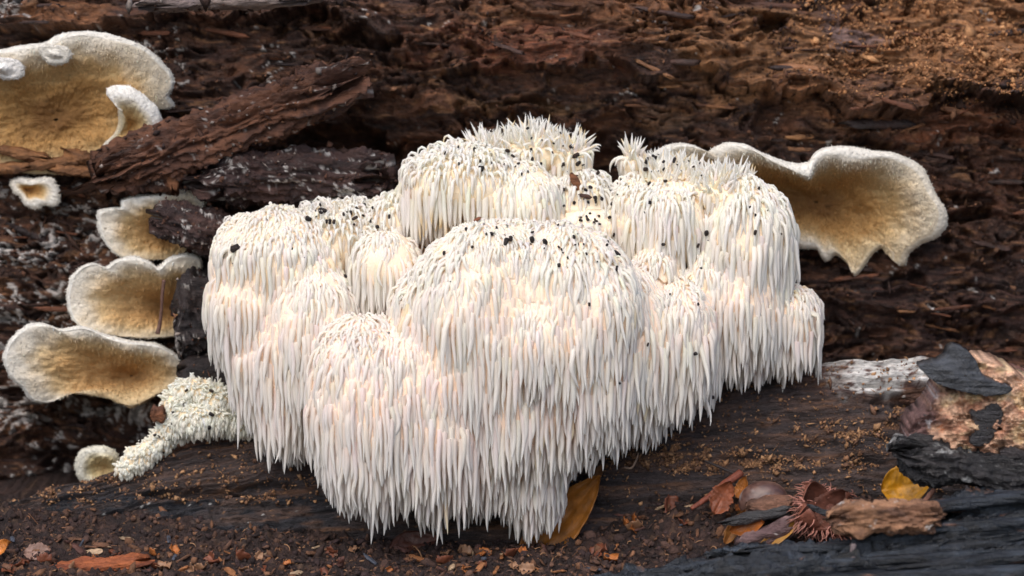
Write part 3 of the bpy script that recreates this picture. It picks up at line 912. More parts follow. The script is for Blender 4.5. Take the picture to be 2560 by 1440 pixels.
def bracket(name, outline, centre, y_wall, y_deep, parent, porigin, seed, n=420, nr=46, cs=CREAM, fuzz=3.5, teeth=3.2, thick=26, curve=1.5, rimpx=26, lump=15, hairs=1.0, fold=.0, tooth=0):
    """shell-like cap: outline points are (px, py, how far the rim stands out, how white and thick the rim is)"""
    n = int(n * .88)
    E = closed_curve(outline, n)
    cx, cy = centre
    an_ = np.arange(n)
    w = 5 * fbm2(an_ / 24., np.zeros(n) + seed * 1.7, 3, seed + 4) + fuzz * (np.abs(n2(an_ / 2.3, np.zeros(n) + seed, seed)) + .8 * n2(an_ / 7., np.zeros(n) + seed, seed + 1))
    dirx, diry = E[:, 0] - cx, E[:, 1] - cy
    ln = np.hypot(dirx, diry)
    wh = np.clip(E[:, 3], 0, 1)
    sr = np.maximum(1 - rimpx * (.35 + .65 * wh) * (1 + .35 * n2(an_ / 26., np.zeros(n) + seed, seed + 3)) / ln, .5)
    front = y_wall - E[:, 2]
    fq = np.fft.fftfreq(n)
    smooth = lambda a_: np.real(np.fft.ifft(np.fft.fft(a_) * np.exp(-(fq * n / 5.0) ** 2)))
    sdx, sdy, sfr, ssr = smooth(dirx), smooth(diry), smooth(front), smooth(sr)
    rows, cols_ = [], []
    wob = 1 + .015 * n2(an_ * 12 / n, np.zeros(n) + seed * .7, seed + 2)
    for q in np.linspace(.02, 1, nr):
        mq = q ** 3
        s = q * (ssr * (1 - mq) + sr * mq)
        px, py = cx + (sdx * (1 - mq) + dirx * mq) * s, cy + (sdy * (1 - mq) + diry * mq) * s
        fr_ = sfr * (1 - mq) + front * mq
        rib = n2(px / 8, py / 13, seed + 5) + .9 * np.abs(n2(px / 5, py / 7, seed + 6)) + fold * n2(an_ / 9., np.full(n, q * 3), seed + 7) * q
        blb = fbm2(px / 75, py / 55, 3, seed + 8)
        y = y_deep + (fr_ - y_deep) * math.sin(math.pi / 2 * q ** curve) * wob ** (q * 2) + (rib * teeth + blb * lump) * min(1, q * 7) * (1 - q ** 6)
        rows.append(at(px, py, y))
        edge = sstep(.66, 1.02, q + .06 * n2(px / 30, py / 30, seed + 9)) * wh * .85
        k1 = sstep(.95, .4, q + .14 * blb); k2 = sstep(.5, .05, q + .18 * blb)
        c_ = mixc(np.tile(lin(*cs[1]), (n, 1)), lin(*cs[2]), k1)
        c_ = mixc(c_, lin(*cs[3]), k2 * .85)
        c_ = mixc(c_, lin(*cs[3]) * .45, sstep(.45, .7, n2(px / 26, py / 18, seed + 10) + .4 * n2(px / 8, py / 8, seed + 11)) * k2 * .7)
        cols_.append(mixc(c_, lin(*cs[0]), edge))
    # thick soft white margin rolling back, then the pale back of the cap running to the wood
    rim_c = mixc(np.tile(lin(*cs[1]), (n, 1)), lin(*cs[0]), np.clip(wh * 1.1 + .1, 0, 1))
    for k in np.linspace(0, 1, 9)[1:]:
        s = sr + (1 - sr) * np.sin(k * math.pi / 2)
        nz_ = n2(an_ / 3., np.full(n, k * 6), seed + 12) + .6 * n2(an_ / 1.7, np.full(n, k * 11), seed + 13)
        px = cx + dirx * s + dirx / ln * w * k ** 2; py = cy + diry * s + diry / ln * w * k ** 2
        y = front - 1.5 * math.sin(math.pi * k) + thick * .8 * (1 - math.cos(k * math.pi / 2)) + 1.8 * nz_
        rows.append(at(px, py, y)); cols_.append(rim_c)
    for (so, back) in ((.995, 1.5), (.975, 2.4), (.94, 3.6), (.86, 9)):
        px = cx + dirx * so + dirx / ln * w * .4; py = cy + diry * so + diry / ln * w * .4 - 2
        y = front + thick * back if back < 9 else np.maximum(front + thick * 5, y_wall + 60.0)
        rows.append(at(px, py, y)); cols_.append(rim_c)
    P = np.stack(rows, 0)
    cap = mesh(name, P.reshape(-1, 3), grid_faces(n, len(rows), True)[:, ::-1], M_BRACKET, parent, np.stack(cols_, 0).reshape(-1, 3), porigin, porigin=porigin)
    # tiny teeth hanging from the fertile face
    r_ = np.random.default_rng(seed)
    if tooth:
        ii = r_.integers(0, n, tooth); jj = (nr * (.22 + .76 * r_.random(tooth) ** .6)).astype(int)
        base = P[jj, ii]
        d = np.tile(np.array([0, -.35, -1.0]), (tooth, 1)) + r_.normal(0, .2, (tooth, 3)); d /= np.linalg.norm(d, axis=1, keepdims=True)
        Th, _ = tubes(base - d * 3, d, r_.uniform(5, 11, tooth), r_.uniform(1.6, 3.0, tooth), np.full(tooth, .3), np.full(tooth, .1), 2, 4, seed, 2.4)
        Tc = np.repeat(np.stack(cols_, 0)[jj, ii] * np.exp(r_.normal(0.03, .1, (tooth, 1))), 12, 0)
        o = mesh('teeth', Th.reshape(-1, 3), (tube_faces(2, 4)[None] + (np.arange(tooth) * 12)[:, None, None]).reshape(-1, 4), M_BRACKET, cap, np.clip(Tc, 0, .9), porigin, porigin=porigin)
        o['kind'] = 'stuff'
    # fine felt of short hairs along the margin
    nh = int(n * 3 * hairs)
    if nh:
        ii = r_.integers(0, n, nh); ii = ii[r_.random(nh) < wh[ii]]
        jj = r_.integers(nr + 2, nr + 10, len(ii))
        base = P[jj, ii]
        inner = P[nr // 2, ii]
        d = base - inner; d[:, 1] *= .35; d /= np.linalg.norm(d, axis=1, keepdims=True)
        d = d + r_.normal(0, .45, d.shape); d /= np.linalg.norm(d, axis=1, keepdims=True)
        Hh, _ = tubes(base - d * 2, d, r_.uniform(3, 8, len(ii)), r_.uniform(.9, 1.6, len(ii)), np.full(len(ii), .15), np.full(len(ii), .2), 2, 3, seed, 1.6)
        Fh = (tube_faces(2, 3)[None] + (np.arange(len(ii)) * 9)[:, None, None]).reshape(-1, 4)
        o = mesh('margin_felt', Hh.reshape(-1, 3), Fh, M_BRACKET, cap, np.tile(lin(*cs[0]), (len(ii) * 9, 1)), porigin, porigin=porigin)
        o['kind'] = 'stuff'
    return cap


def bracket_thing(name, label, base, caps, group='cream bracket fungi on the log'):
    r = empty(name, base)
    tag(r, label, 'bracket fungus', group)
    for k, kw in enumerate(caps):
        bracket('cap', parent=r, porigin=base, **kw)
    return r


# right-hand bracket
yw = 330
bracket_thing('bracket_fungus', 'wide cream bracket fungus with wavy white rim right of the shaggy fungus', at(2100, 560, yw), [dict(
    outline=[(1620, 400, 120, 1), (1660, 366, 140, 1), (1700, 358, 150, 1), (1742, 368, 150, 1), (1766, 392, 140, 1), (1778, 376, 150, 1), (1810, 358, 165, 1), (1860, 361, 175, 1),
             (1900, 380, 180, 1), (1945, 398, 185, 1), (1985, 408, 185, 1), (2018, 406, 180, 1), (2034, 384, 170, 1), (2062, 369, 160, 1), (2120, 366, 150, 1), (2180, 377, 140, .95),
             (2240, 384, 130, .8), (2290, 408, 120, .7), (2320, 442, 115, .6), (2345, 490, 110, .6), (2366, 527, 105, .65), (2368, 562, 95, .7), (2346, 592, 80, .6), (2308, 610, 60, .5),
             (2276, 632, 40, .4), (2264, 662, 24, .4), (2246, 662, 20, .4), (2240, 636, 30, .3), (2212, 618, 34, .2), (2180, 640, 24, .2), (2150, 680, 14, .3), (2134, 690, 12, .4), (2122, 664, 18, .2),
             (2090, 640, 24, .4), (2062, 652, 20, .7), (2040, 626, 24, .7), (2000, 622, 24, .7), (1900, 600, 20, .3), (1780, 520, 30, .2), (1660, 450, 60, .4)],
    centre=(2040, 505), y_wall=yw, y_deep=yw + 60, seed=21, n=700, nr=60, thick=30, curve=2.4, rimpx=30, teeth=4.5, lump=20, tooth=3200)])
# top-left cluster
yw = 330
bracket_thing('bracket_fungus', 'largest cream bracket fungus, with curled white rim, above the tiny round one', at(180, 320, yw), [
    dict(outline=[(-150, 170, 110, .8), (-60, 130, 130, .9), (0, 124, 140, .9), (55, 112, 140, 1), (112, 106, 140, 1), (160, 84, 140, 1), (222, 78, 140, 1), (300, 94, 135, .9), (362, 116, 125, .8),
                  (402, 150, 115, .8), (432, 186, 105, .8), (436, 216, 95, .8), (424, 240, 80, .8), (438, 264, 60, .9), (420, 272, 50, .9), (398, 262, 50, .6), (380, 320, 30, .2), (330, 390, 20, .1),
                  (210, 428, 14, .1), (100, 436, 14, .1), (0, 428, 14, .1), (-120, 420, 20, .1), (-180, 300, 60, .4)],
         centre=(140, 300), y_wall=yw, y_deep=yw - 10, seed=31, n=560, nr=54, thick=26, curve=1.9, rimpx=15, tooth=2000),
    dict(outline=[(266, 232, 110, 1), (276, 220, 115, 1), (300, 215, 118, 1), (335, 222, 116, 1), (372, 250, 108, .9), (400, 288, 98, .8), (400, 322, 84, .7), (372, 358, 60, .5), (318, 388, 40, .7),
                  (284, 430, 30, .9), (268, 404, 30, .9), (244, 402, 30, 1), (258, 362, 34, .6), (290, 330, 40, .2), (296, 290, 60, .2), (294, 254, 90, .6), (276, 246, 104, 1)],
         centre=(330, 318), y_wall=yw - 22, y_deep=yw - 50, seed=32, n=300, nr=34, thick=20, curve=1.4, rimpx=30, cs=[(250, 246, 238), (240, 220, 172), (228, 190, 130), (206, 158, 98)]),
    dict(outline=[(-60, 160, 130, 1), (0, 146, 148, 1), (40, 148, 150, 1), (58, 168, 150, 1), (52, 192, 146, 1), (25, 200, 140, 1), (-20, 194, 130, 1), (-60, 190, 120, 1)],
         centre=(0, 172), y_wall=yw - 4, y_deep=yw - 172, seed=33, n=140, nr=16, thick=14, curve=1.6, rimpx=12, cs=[(232, 228, 222)] * 4, lump=5),
    dict(outline=[(98, 118, 142, 1), (130, 112, 150, 1), (165, 118, 152, 1), (178, 138, 150, 1), (165, 158, 146, 1), (130, 162, 142, 1), (104, 142, 140, 1)],
         centre=(136, 136), y_wall=yw - 4, y_deep=yw - 162, seed=34, n=120, nr=14, thick=14, curve=1.6, rimpx=12, cs=[(226, 220, 208)] * 4, lump=5)])
bracket_thing('bracket_fungus', 'tiny round ruffled cream bracket with a dark dimple below the largest bracket', at(88, 482, 340), [
    dict(outline=[(26, 452, 40, .7), (52, 444, 48, .8), (85, 448, 52, .9), (120, 442, 54, 1), (142, 460, 54, 1), (150, 490, 52, 1), (138, 516, 50, 1), (112, 514, 48, 1), (88, 522, 46, 1), (60, 514, 44, .8), (50, 496, 42, .7), (32, 478, 40, .7)],
         centre=(70, 475), y_wall=335, y_deep=318, seed=35, n=180, nr=22, thick=18, curve=1.3, rimpx=22, fuzz=6)])
# the three tiers at the far left
bracket_thing('bracket_fungus', 'uppermost of three tiered cream brackets, tucked against a mouldy dark wood piece', at(400, 590, 330), [
    dict(outline=[(243, 548, 120, 1), (250, 528, 126, 1), (275, 520, 130, 1), (300, 518, 132, 1), (304, 500, 128, 1), (345, 490, 124, 1), (400, 484, 116, 1), (438, 468, 110, 1), (480, 474, 100, 1), (514, 505, 84, 1),
                  (500, 540, 50, .5), (480, 600, 20, .1), (450, 642, 40, .1), (390, 650, 70, .2), (300, 640, 100, .6), (268, 616, 112, .8), (250, 582, 118, .95)],
         centre=(440, 590), y_wall=340, y_deep=344, seed=41, n=340, nr=40, thick=24, curve=1.2, rimpx=9, fold=1.6, tooth=200, cs=[(240, 236, 226), (220, 192, 144), (204, 162, 108), (166, 122, 74)])])
bracket_thing('bracket_fungus', 'middle of three tiered cream brackets, thin root hanging over its face', at(400, 770, 330), [
    dict(outline=[(168, 760, 150, .9), (172, 712, 155, .95), (190, 676, 160, 1), (228, 658, 160, 1), (262, 668, 158, 1), (286, 652, 166, 1), (330, 640, 170, 1), (370, 652, 166, 1), (395, 668, 160, 1), (420, 648, 156, 1),
                  (458, 634, 150, 1), (496, 640, 130, 1), (508, 668, 110, .6), (500, 740, 40, .1), (470, 820, 40, .2), (440, 842, 60, .4), (380, 846, 90, .4), (300, 842, 120, .4), (222, 828, 138, .7), (184, 802, 146, .8)],
         centre=(430, 770), y_wall=340, y_deep=344, seed=42, n=420, nr=44, thick=30, curve=1.15, rimpx=10, fold=.8, tooth=350, cs=[(240, 236, 226), (220, 192, 144), (204, 162, 108), (166, 122, 74)])])
bracket_thing('bracket_fungus', 'lowest and widest of three tiered cream brackets, above the young toothed fungus', at(330, 950, 330), [
    dict(outline=[(8, 900, 180, 1), (16, 862, 185, 1), (58, 820, 190, 1), (102, 808, 194, 1), (150, 822, 196, 1), (205, 816, 196, 1), (262, 836, 190, 1), (320, 850, 180, .9), (400, 862, 150, .9), (462, 905, 120, .8), (474, 945, 90, .4),
                  (400, 985, 110, .1), (330, 1016, 130, .1), (262, 996, 140, .1), (182, 984, 150, .3), (120, 1006, 140, .9), (78, 1000, 150, .9), (56, 972, 160, .9), (24, 942, 172, 1)],
         centre=(330, 940), y_wall=340, y_deep=300, seed=43, n=440, nr=44, thick=34, curve=1.1, rimpx=11, teeth=4, tooth=700, cs=[(240, 236, 226), (220, 192, 144), (204, 162, 108), (166, 122, 74)])])
bracket_thing('bracket_fungus', 'small pale fuzzy bracket beside the young toothed fungus at the lip', at(240, 1165, 200), [
    dict(outline=[(190, 1160, 70, .9), (198, 1130, 76, .9), (235, 1116, 80, .8), (275, 1122, 76, .6), (300, 1150, 60, .3), (300, 1200, 40, .2), (250, 1212, 50, .3), (200, 1200, 60, .7)],
         centre=(260, 1170), y_wall=210, y_deep=170, seed=44, n=200, nr=24, thick=20, curve=1.2, rimpx=20, cs=[(226, 222, 206), (212, 196, 150), (196, 172, 124), (170, 140, 96)])])

# ------------------------------------------------------------------ leaf shapes, twigs
def curve_tube(name, pts, r, mat, colr, parent=None, sides=7, origin=None, porigin=(0, 0, 0), sub=6, seed=0):
    p = np.array(pts, float)
    n_ = (len(p) - 1) * sub + 1
    q = np.linspace(0, len(p) - 1, n_)
    i = np.clip(q.astype(int), 0, len(p) - 2); f = (q - i)[:, None]
    p0 = p[np.maximum(i - 1, 0)]; p1 = p[i]; p2 = p[i + 1]; p3 = p[np.minimum(i + 2, len(p) - 1)]
    c_ = .5 * (2 * p1 + (p2 - p0) * f + (2 * p0 - 5 * p1 + 4 * p2 - p3) * f ** 2 + (3 * p1 - p0 - 3 * p2 + p3) * f ** 3)
    rr = np.interp(q, np.arange(len(p)), r)
    tdir = np.gradient(c_, axis=0); tdir /= np.linalg.norm(tdir, axis=1, keepdims=True)
    ref = np.array([0.13, -.9, .37])
    u = np.cross(tdir, ref); u /= np.linalg.norm(u, axis=1, keepdims=True)
    v = np.cross(tdir, u)
    an = np.arange(sides) * 2 * math.pi / sides
    wob = 1 + .18 * n2(np.arange(n_)[:, None] / 2.2, an[None, :] + seed, seed)
    V = c_[:, None] + (rr[:, None] * wob)[..., None] * (np.cos(an)[None, :, None] * u[:, None] + np.sin(an)[None, :, None] * v[:, None])
    cc = np.tile(lin(*colr), (n_ * sides, 1)) * (1 + .25 * n2(np.arange(n_ * sides) / 17., np.zeros(n_ * sides), seed))[:, None]
    F = grid_faces(sides, n_, True).tolist() + [list(range(sides))[::-1], [(n_ - 1) * sides + k for k in range(sides)]]
    return mesh(name, V.reshape(-1, 3), F, mat, parent, cc, p[0] if origin is None else origin, porigin=porigin)


def leaf_geo(Lh, W, seed, curl=.3, bend=.2, nu=36, nv=17, ragged=.04, u0=0., u1=1., thick=1.6):
    """leaf along local x, midrib at y = 0; closed thin solid"""
    uu = np.linspace(u0, u1, nu); vv = np.linspace(-1, 1, nv)
    Vq, Uq = np.meshgrid(vv, uu)
    w = W * np.clip(np.sin(math.pi * np.clip(Uq, .01, .995) ** .85), .0, 1) ** .75
    edge = 1 + ragged * fbm2(Uq * 9 + seed, np.sign(Vq) * 3.3 + seed, 3, seed) * np.abs(Vq) ** 4
    x = (Uq - .5) * 2 * Lh
    y = Vq * w * edge
    veins = np.abs(((Uq * 9 - np.abs(Vq) * 1.4) % 1) - .5) * 2
    z = curl * W * (np.abs(Vq) ** 1.6) + bend * Lh * (Uq - .5) ** 2 * 2 + .10 * W * fbm2(Uq * 4 + seed, Vq * 2, 2, seed + 1) + 1.2 * veins * (np.abs(Vq) > .08) - 2.2 * np.exp(-(Vq / .07) ** 2)
    top = np.stack([x, y, z], -1).reshape(-1, 3)
    bot = top - np.array([0, 0, thick])
    F = grid_faces(nv, nu)
    n_ = nu * nv
    Fb = F[:, ::-1] + n_
    e = [np.arange(nv), np.arange(nu) * nv + nv - 1, (np.arange(nv) + (nu - 1) * nv)[::-1], (np.arange(nu) * nv)[::-1]]
    Fs = []
    for ln in e:
        Fs.append(np.stack([ln[1:], ln[:-1], ln[:-1] + n_, ln[1:] + n_], -1))
    vein = np.concatenate([(np.exp(-(Vq / .06) ** 2) + .5 * sstep(.75, .95, veins)).reshape(-1)] * 2)
    return np.vstack([top, bot]), np.vstack([F, Fb] + Fs), np.clip(vein, 0, 1)


def leaf(name, c, Lh, W, rot, colr, seed, label, cat='leaf', group=None, spots=.3, **kw):
    P, F, vein = leaf_geo(Lh, W, seed, **kw)
    base = lin(*colr)
    q = fbm3(P[:, 0] / 40, P[:, 1] / 40, P[:, 2] / 40 + seed, 3, seed)
    cc = base * (1 + .35 * q)[:, None]
    cc = mixc(cc, base * 1.5 + .01, vein * .5)
    cc = mixc(cc, lin(70, 44, 28), sstep(.35, .7, n3(P[:, 0] / 13, P[:, 1] / 13, P[:, 2] * 0 + seed, seed + 5)) * spots)
    o = mesh(name, place(P, c, rot), F, M_LEAF, None, np.clip(cc, 0, .9), c)
    return tag(o, label, cat, group)


# ochre beech leaf standing behind the fungus's lowest tier
leaf('beech_leaf', at(1402, 1308, -70), 160, 58, (66, -49, 0), (146, 92, 34), 61, 'ochre beech leaf standing upright behind the lowest spines of the shaggy fungus', curl=.25, bend=.15, spots=.7)
leaf('beech_leaf', at(1490, 1188, -30), 40, 13, (75, -52, 0), (120, 84, 56), 68, 'narrow curled brown leaf tip at the upper end of the ochre beech leaf', curl=.5, bend=.3)
leaf('beech_leaf', ground_at(1035, 1376) + np.array([0, 0, 14]), 64, 36, (52, -8, 14), (84, 50, 40), 62, 'dark red-brown leaf lying right under the lowest white spines', curl=.2, bend=.25)
leaf('beech_leaf', at(2266, 1216, -150), 62, 52, (68, -10, -6), (190, 134, 28), 63, 'bright yellow beech leaf below the mottled bark chunk', curl=.3, bend=.15, spots=.6)
leaf('beech_leaf', at(1808, 1243, -120), 46, 30, (64, -62, 10), (132, 74, 48), 64, 'rust-red torn leaf leaning on the glossy nut shell', curl=.3, ragged=.3)
leaf('beech_leaf', at(1856, 1218, -80), 30, 17, (60, -70, 0), (156, 96, 42), 65, 'small orange leaf tip behind the rust-red torn leaf', curl=.3, ragged=.2)
leaf('beech_leaf', at(1840, 1316, -190), 50, 18, (70, -60, 0), (150, 100, 52), 66, 'folded amber leaf strip under the rust-red torn leaf', curl=.5, ragged=.2)
leaf('beech_leaf', at(1868, 1318, -215), 44, 22, (66, -14, 0), (146, 84, 36), 67, 'translucent orange leaf under the dark splinter by the husk', curl=.5, ragged=.2)
leaf('beech_leaf', at(1950, 1338, -240), 68, 17, (70, -36, 0), (170, 124, 60), 69, 'long folded tan leaf edge beside the spiny husk', curl=.6, bend=.2)
leaf('beech_leaf', at(8, 1372, -220), 26, 22, (40, -40, 0), (196, 124, 58), 70, 'small orange leaf by the reddish rotten wood strip', curl=.5)
leaf('beech_leaf', at(95, 1382, -230), 34, 24, (50, -8, 0), (150, 118, 104), 71, 'faded pinkish grey leaf piece on the dark soil', curl=.3, ragged=.25)

# reddish twig leaning up to the log's lip
tw = curve_tube('twig', [at(1728, 1272, -120), at(1775, 1240, -95), at(1810, 1212, -75), at(1852, 1182, -45)], [5, 8, 10, 11], M_TWIG, (118, 64, 48), sides=10, seed=3)
tag(tw, 'smooth reddish twig leaning against the log behind the torn leaf', 'twig')
rt = curve_tube('rootlet', [at(410, 700, 165), at(406, 735, 168), at(404, 770, 172), at(400, 808, 178), at(394, 834, 180)], [5, 4.5, 4, 5, 7], M_TWIG, (104, 76, 66), seed=5)
tag(rt, 'thin brown rootlet hanging over the middle tiered bracket', 'root')
rt = curve_tube('rootlet', [at(1560, 1168, -40), at(1578, 1170, -42), at(1590, 1152, -40), at(1596, 1132, -36)], [2.5, 3, 3, 2], M_TWIG, (130, 108, 92), seed=6)
tag(rt, 'curled pale rootlet on the log lip right of the shaggy fungus', 'root')
rt = curve_tube('twig', [at(1762, 1152, -20), at(1800, 1168, -30), at(1840, 1186, -36)], [3, 4, 3], M_TWIG, (46, 38, 36), seed=7)
tag(rt, 'short black twig lying in wood dust above the reddish twig', 'twig')

# ------------------------------------------------------------------ glossy nut shell
M_SHELL = mat_vcol('nut_shell', .3, .5, .3, (20, 20, 8), .2, (30, 30, 12), 5)
P = SP_V * np.array([62, 44, 50])
P[:, 1] = np.where(P[:, 1] < 0, P[:, 1] * (1 - .25 * sstep(.2, -1, SP_V[:, 2])), P[:, 1])
sc_ = at(1908, 1252, -130)
cc = mixc(np.tile(lin(108, 82, 72), (len(P), 1)), lin(72, 50, 46), sstep(-.4, .4, fbm3(P[:, 0] / 30, P[:, 1] / 30, P[:, 2] / 8, 3, 71)))
cc = mixc(cc, lin(160, 156, 158), sstep(.5, .8, n3(P[:, 0] / 22, P[:, 1] / 22, P[:, 2] / 22, 72) + .3 * (SP_V[:, 0] < -.3)) * .6)
o = mesh('nut_shell', place(P, sc_, (0, -10, 0)), SP_F, M_SHELL, None, cc, sc_)
tag(o, 'glossy brown half-buried nut shell between torn leaf and spiny husk', 'nut shell')
o = wood_piece('soil_clod', at(1925, 1268, -178), (56, 24, 26), (0, -8, 0), [(92, 66, 54), (124, 88, 70), (56, 40, 36)], 73, nl=40, na=30, amp=1.8, power=2)
tag(o, 'crumbly brown clod of soil heaped on the nut shell', 'clod')
o = wood_piece('splinter', at(1895, 1290, -215), (78, 12, 13), (0, -10, 6), [(64, 62, 62), (44, 42, 44)], 74, mat=M_CHAR, nl=50, na=24, rag=.5)
tag(o, 'dark grey wood splinter lying in front of the nut shell', 'splinter')
o = wood_piece('splinter', at(2062, 1282, -262), (40, 7, 7), (0, 22, 0), [(60, 62, 68), (42, 42, 46)], 75, mat=M_CHAR, nl=36, na=18, rag=.5)
tag(o, 'thin slate-grey splinter poking into the spiny husk', 'splinter')
o = wood_piece('mouldy_scrap', at(1915, 1340, -225), (70, 24, 26), (0, -24, 0), [(96, 74, 74), (122, 98, 96), (70, 52, 52)], 76, mould=.1, nl=40, na=30)
tag(o, 'purplish mouldy scrap of leaf matter below the dark grey splinter', 'scrap')

# ------------------------------------------------------------------ spiny beech husk
hb = ground_at(2045, 1366)
hc = at(2035, 1290, hb[1] + 20)
husk = empty('beech_husk', hb)
tag(husk, 'open reddish brown beech husk covered in curly bristles', 'nut husk')
axis = np.array([.12, -.62, .77]); axis /= np.linalg.norm(axis)
e1 = np.cross(axis, [0, 0, 1.]); e1 /= np.linalg.norm(e1); e2 = np.cross(axis, e1)
hbase = at(2048, 1312, hb[1])
hr, hn = [], []
for k, az in enumerate((20, 118, 205, 290)):
    e = math.cos(math.radians(az)) * e1 + math.sin(math.radians(az)) * e2
    xd = axis * (.62, .5, .7, .55)[k] + e * .75; xd /= np.linalg.norm(xd)
    zd = axis * .75 - e * .62; zd -= xd * (zd @ xd); zd /= np.linalg.norm(zd)
    yd_ = np.cross(zd, xd)
    q, Fv, vein = leaf_geo(66, 46, 80 + k, .75, .55, 20, 13, .12, .02, .98, 9)
    C0 = hbase + xd * 46 - zd * 8
    V = C0 + q[:, :1] * xd + q[:, 1:2] * yd_ + q[:, 2:] * zd
    inner = np.arange(len(q)) < len(q) // 2
    cc = np.where(inner[:, None], lin(96, 58, 46), lin(126, 76, 60)) * (1 + .4 * fbm3(q[:, 0] / 14, q[:, 1] / 14, q[:, 2] / 14 + k, 3, 85))[:, None]
    mesh('valve', V, Fv, M_HUSK, husk, cc, C0, porigin=hb)
    outer = np.where(~inner)[0]
    sel = rng.choice(outer, 62, replace=False)
    rim = rng.choice(np.where(np.abs(q[:, 1]) > 24)[0], 22)
    hr += [V[sel], V[rim]]
    hn += [np.tile(-zd, (62, 1)) + (q[sel, 1:2] / 40) * yd_ * .8 + .3 * xd, np.sign(q[rim, 1:2]) * yd_ + .5 * xd - .3 * zd]
hr = np.concatenate(hr); hn = np.concatenate(hn)
hd = hn + rng.normal(0, .22, hn.shape); hd /= np.linalg.norm(hd, axis=1, keepdims=True)
H3, _ = tubes(hr, hd, rng.uniform(20, 44, len(hr)), rng.uniform(1.5, 2.6, len(hr)), np.full(len(hr), .1), rng.uniform(.4, 1.1, len(hr)), 7, 5, 12, 2.5)
Hc = np.tile(lin(156, 106, 92), (len(hr) * 40, 1)) * np.repeat(np.exp(rng.normal(0, .2, (len(hr), 1))), 40, 0)
o = mesh('bristles', H3.reshape(-1, 3), (tube_faces(7, 5)[None] + (np.arange(len(hr)) * 40)[:, None, None]).reshape(-1, 4), M_HUSK, husk, Hc, hb, porigin=hb)
o['kind'] = 'stuff'

# ------------------------------------------------------------------ mottled bark chunk at the right
bc = at(2450, 1090, -330)
bark = empty('bark_chunk', bc + np.array([0, 0, -150]))
bo = bc + np.array([0, 0, -150])
tag(bark, 'tan corky bark chunk with flaking black crust behind the charred log', 'bark')
def flake(outline, y0, slope, th, colr, seed, parent, porigin, mat=M_CHAR, bulge=10, warp=9, name='crust', nr=14, cfun=None, n=120, lump=0):
    """a flat flake of crust with its own broken outline (px points), tilted: y changes with height by slope"""
    E = closed_curve([(a, b) for a, b in outline], n)
    E = E + 3.5 * np.stack([n2(np.arange(n) / 3., np.zeros(n) + seed, seed), n2(np.arange(n) / 3., np.zeros(n) + seed, seed + 1)], -1)
    cx, cy = E.mean(0)
    rows, cs_ = [], []
    for s in np.linspace(.03, 1, nr):
        q = np.array([cx, cy]) + (E - [cx, cy]) * s
        y = y0 + (cy - q[:, 1]) * slope - bulge * (1 - s * s) - warp * fbm2(q[:, 0] / 60, q[:, 1] / 40, 3, seed + 3) - lump * (fbm2(q[:, 0] / 46, q[:, 1] / 34, 4, seed + 4) + .45 * np.abs(n2(q[:, 0] / 14, q[:, 1] / 12, seed + 6)) + .2 * n2(q[:, 0] / 7, q[:, 1] / 6, seed + 7) - .8 * sstep(.4, .6, n2(q[:, 0] / 30, q[:, 1] / 24, seed + 8)))
        rows.append(at(q[:, 0], q[:, 1], y))
        cs_.append(cfun(q) if cfun else np.tile(lin(*colr), (n, 1)) * (1 + .6 * fbm2(q[:, 0] / 60, q[:, 1] / 10, 4, seed + 5))[:, None])
    last = rows[-1].copy()
    rows.append(last + np.array([0, th, 0])); cs_.append(cs_[-1])
    ctr = rows[0].mean(0) + np.array([0, th, 0])
    rows.append(ctr + (last - rows[0].mean(0)) * .05); cs_.append(cs_[-1])
    return mesh(name, np.stack(rows).reshape(-1, 3), grid_faces(n, len(rows), True)[:, ::-1], mat, parent, np.stack(cs_).reshape(-1, 3), porigin, porigin=porigin)


def cork_cols(q):
    u, v = q[:, 0], q[:, 1]
    c_ = mixc(np.tile(lin(216, 174, 144), (len(q), 1)), lin(178, 130, 104), sstep(-.3, .5, fbm2(u / 60, v / 46, 4, 507)))
    c_ = mixc(c_, lin(222, 194, 150), sstep(.1, .5, fbm2(u / 70, v / 60, 3, 510)) * .7)
    c_ = c_ * np.clip(1 + .55 * fbm2(u / 17, v / 13, 3, 513), .4, 1.6)[:, None]
    c_ = mixc(c_, lin(120, 84, 66), sstep(.42, .62, n2(u / 24, v / 20, 514)) * .7)
    left = sstep(2370, 2310, u + 30 * fbm2(u / 40, v / 40, 3, 508) + .25 * (v - 1050))
    c_ = mixc(c_, lin(112, 84, 80), left)
    c_ = mixc(c_, lin(206, 202, 206), sstep(.3, .55, n2(u / 22, v / 26, 509) + .4 * n2(u / 9, v / 9, 511)) * left * .8)
    return mixc(c_, lin(60, 54, 54), sstep(.55, .7, n2(u / 16, v / 12, 512)) * left)


flake([(2352, 960), (2335, 1000), (2312, 1030), (2286, 1052), (2270, 1085), (2272, 1120), (2290, 1155), (2340, 1175), (2450, 1190), (2620, 1215), (2700, 1150), (2710, 1010), (2630, 975), (2560, 945), (2530, 925), (2490, 908), (2450, 905), (2400, 930)],
      -385, -.12, 150, (0, 0, 0), 505, bark, bo, M_CHUNK, 46, 6, 'cork', 60, cork_cols, 300, 24)
flake([(2300, 915), (2330, 908), (2362, 895), (2374, 872), (2395, 866), (2420, 880), (2440, 900), (2455, 935), (2490, 955), (2530, 970), (2515, 985), (2470, 990), (2410, 980), (2350, 962), (2318, 940)], -452, .3, 60, (58, 60, 64), 521, bark, bo)
flake([(2428, 1030), (2455, 1026), (2480, 1010), (2506, 1014), (2505, 1050), (2492, 1078), (2470, 1110), (2440, 1116), (2424, 1100), (2440, 1070)], -440, -.1, 40, (50, 48, 50), 522, bark, bo, bulge=4, warp=3)
flake([(2500, 1130), (2530, 1118), (2560, 1128), (2610, 1130), (2620, 1160), (2560, 1150), (2516, 1146)], -436, -.1, 40, (56, 50, 50), 523, bark, bo, bulge=4, warp=3)
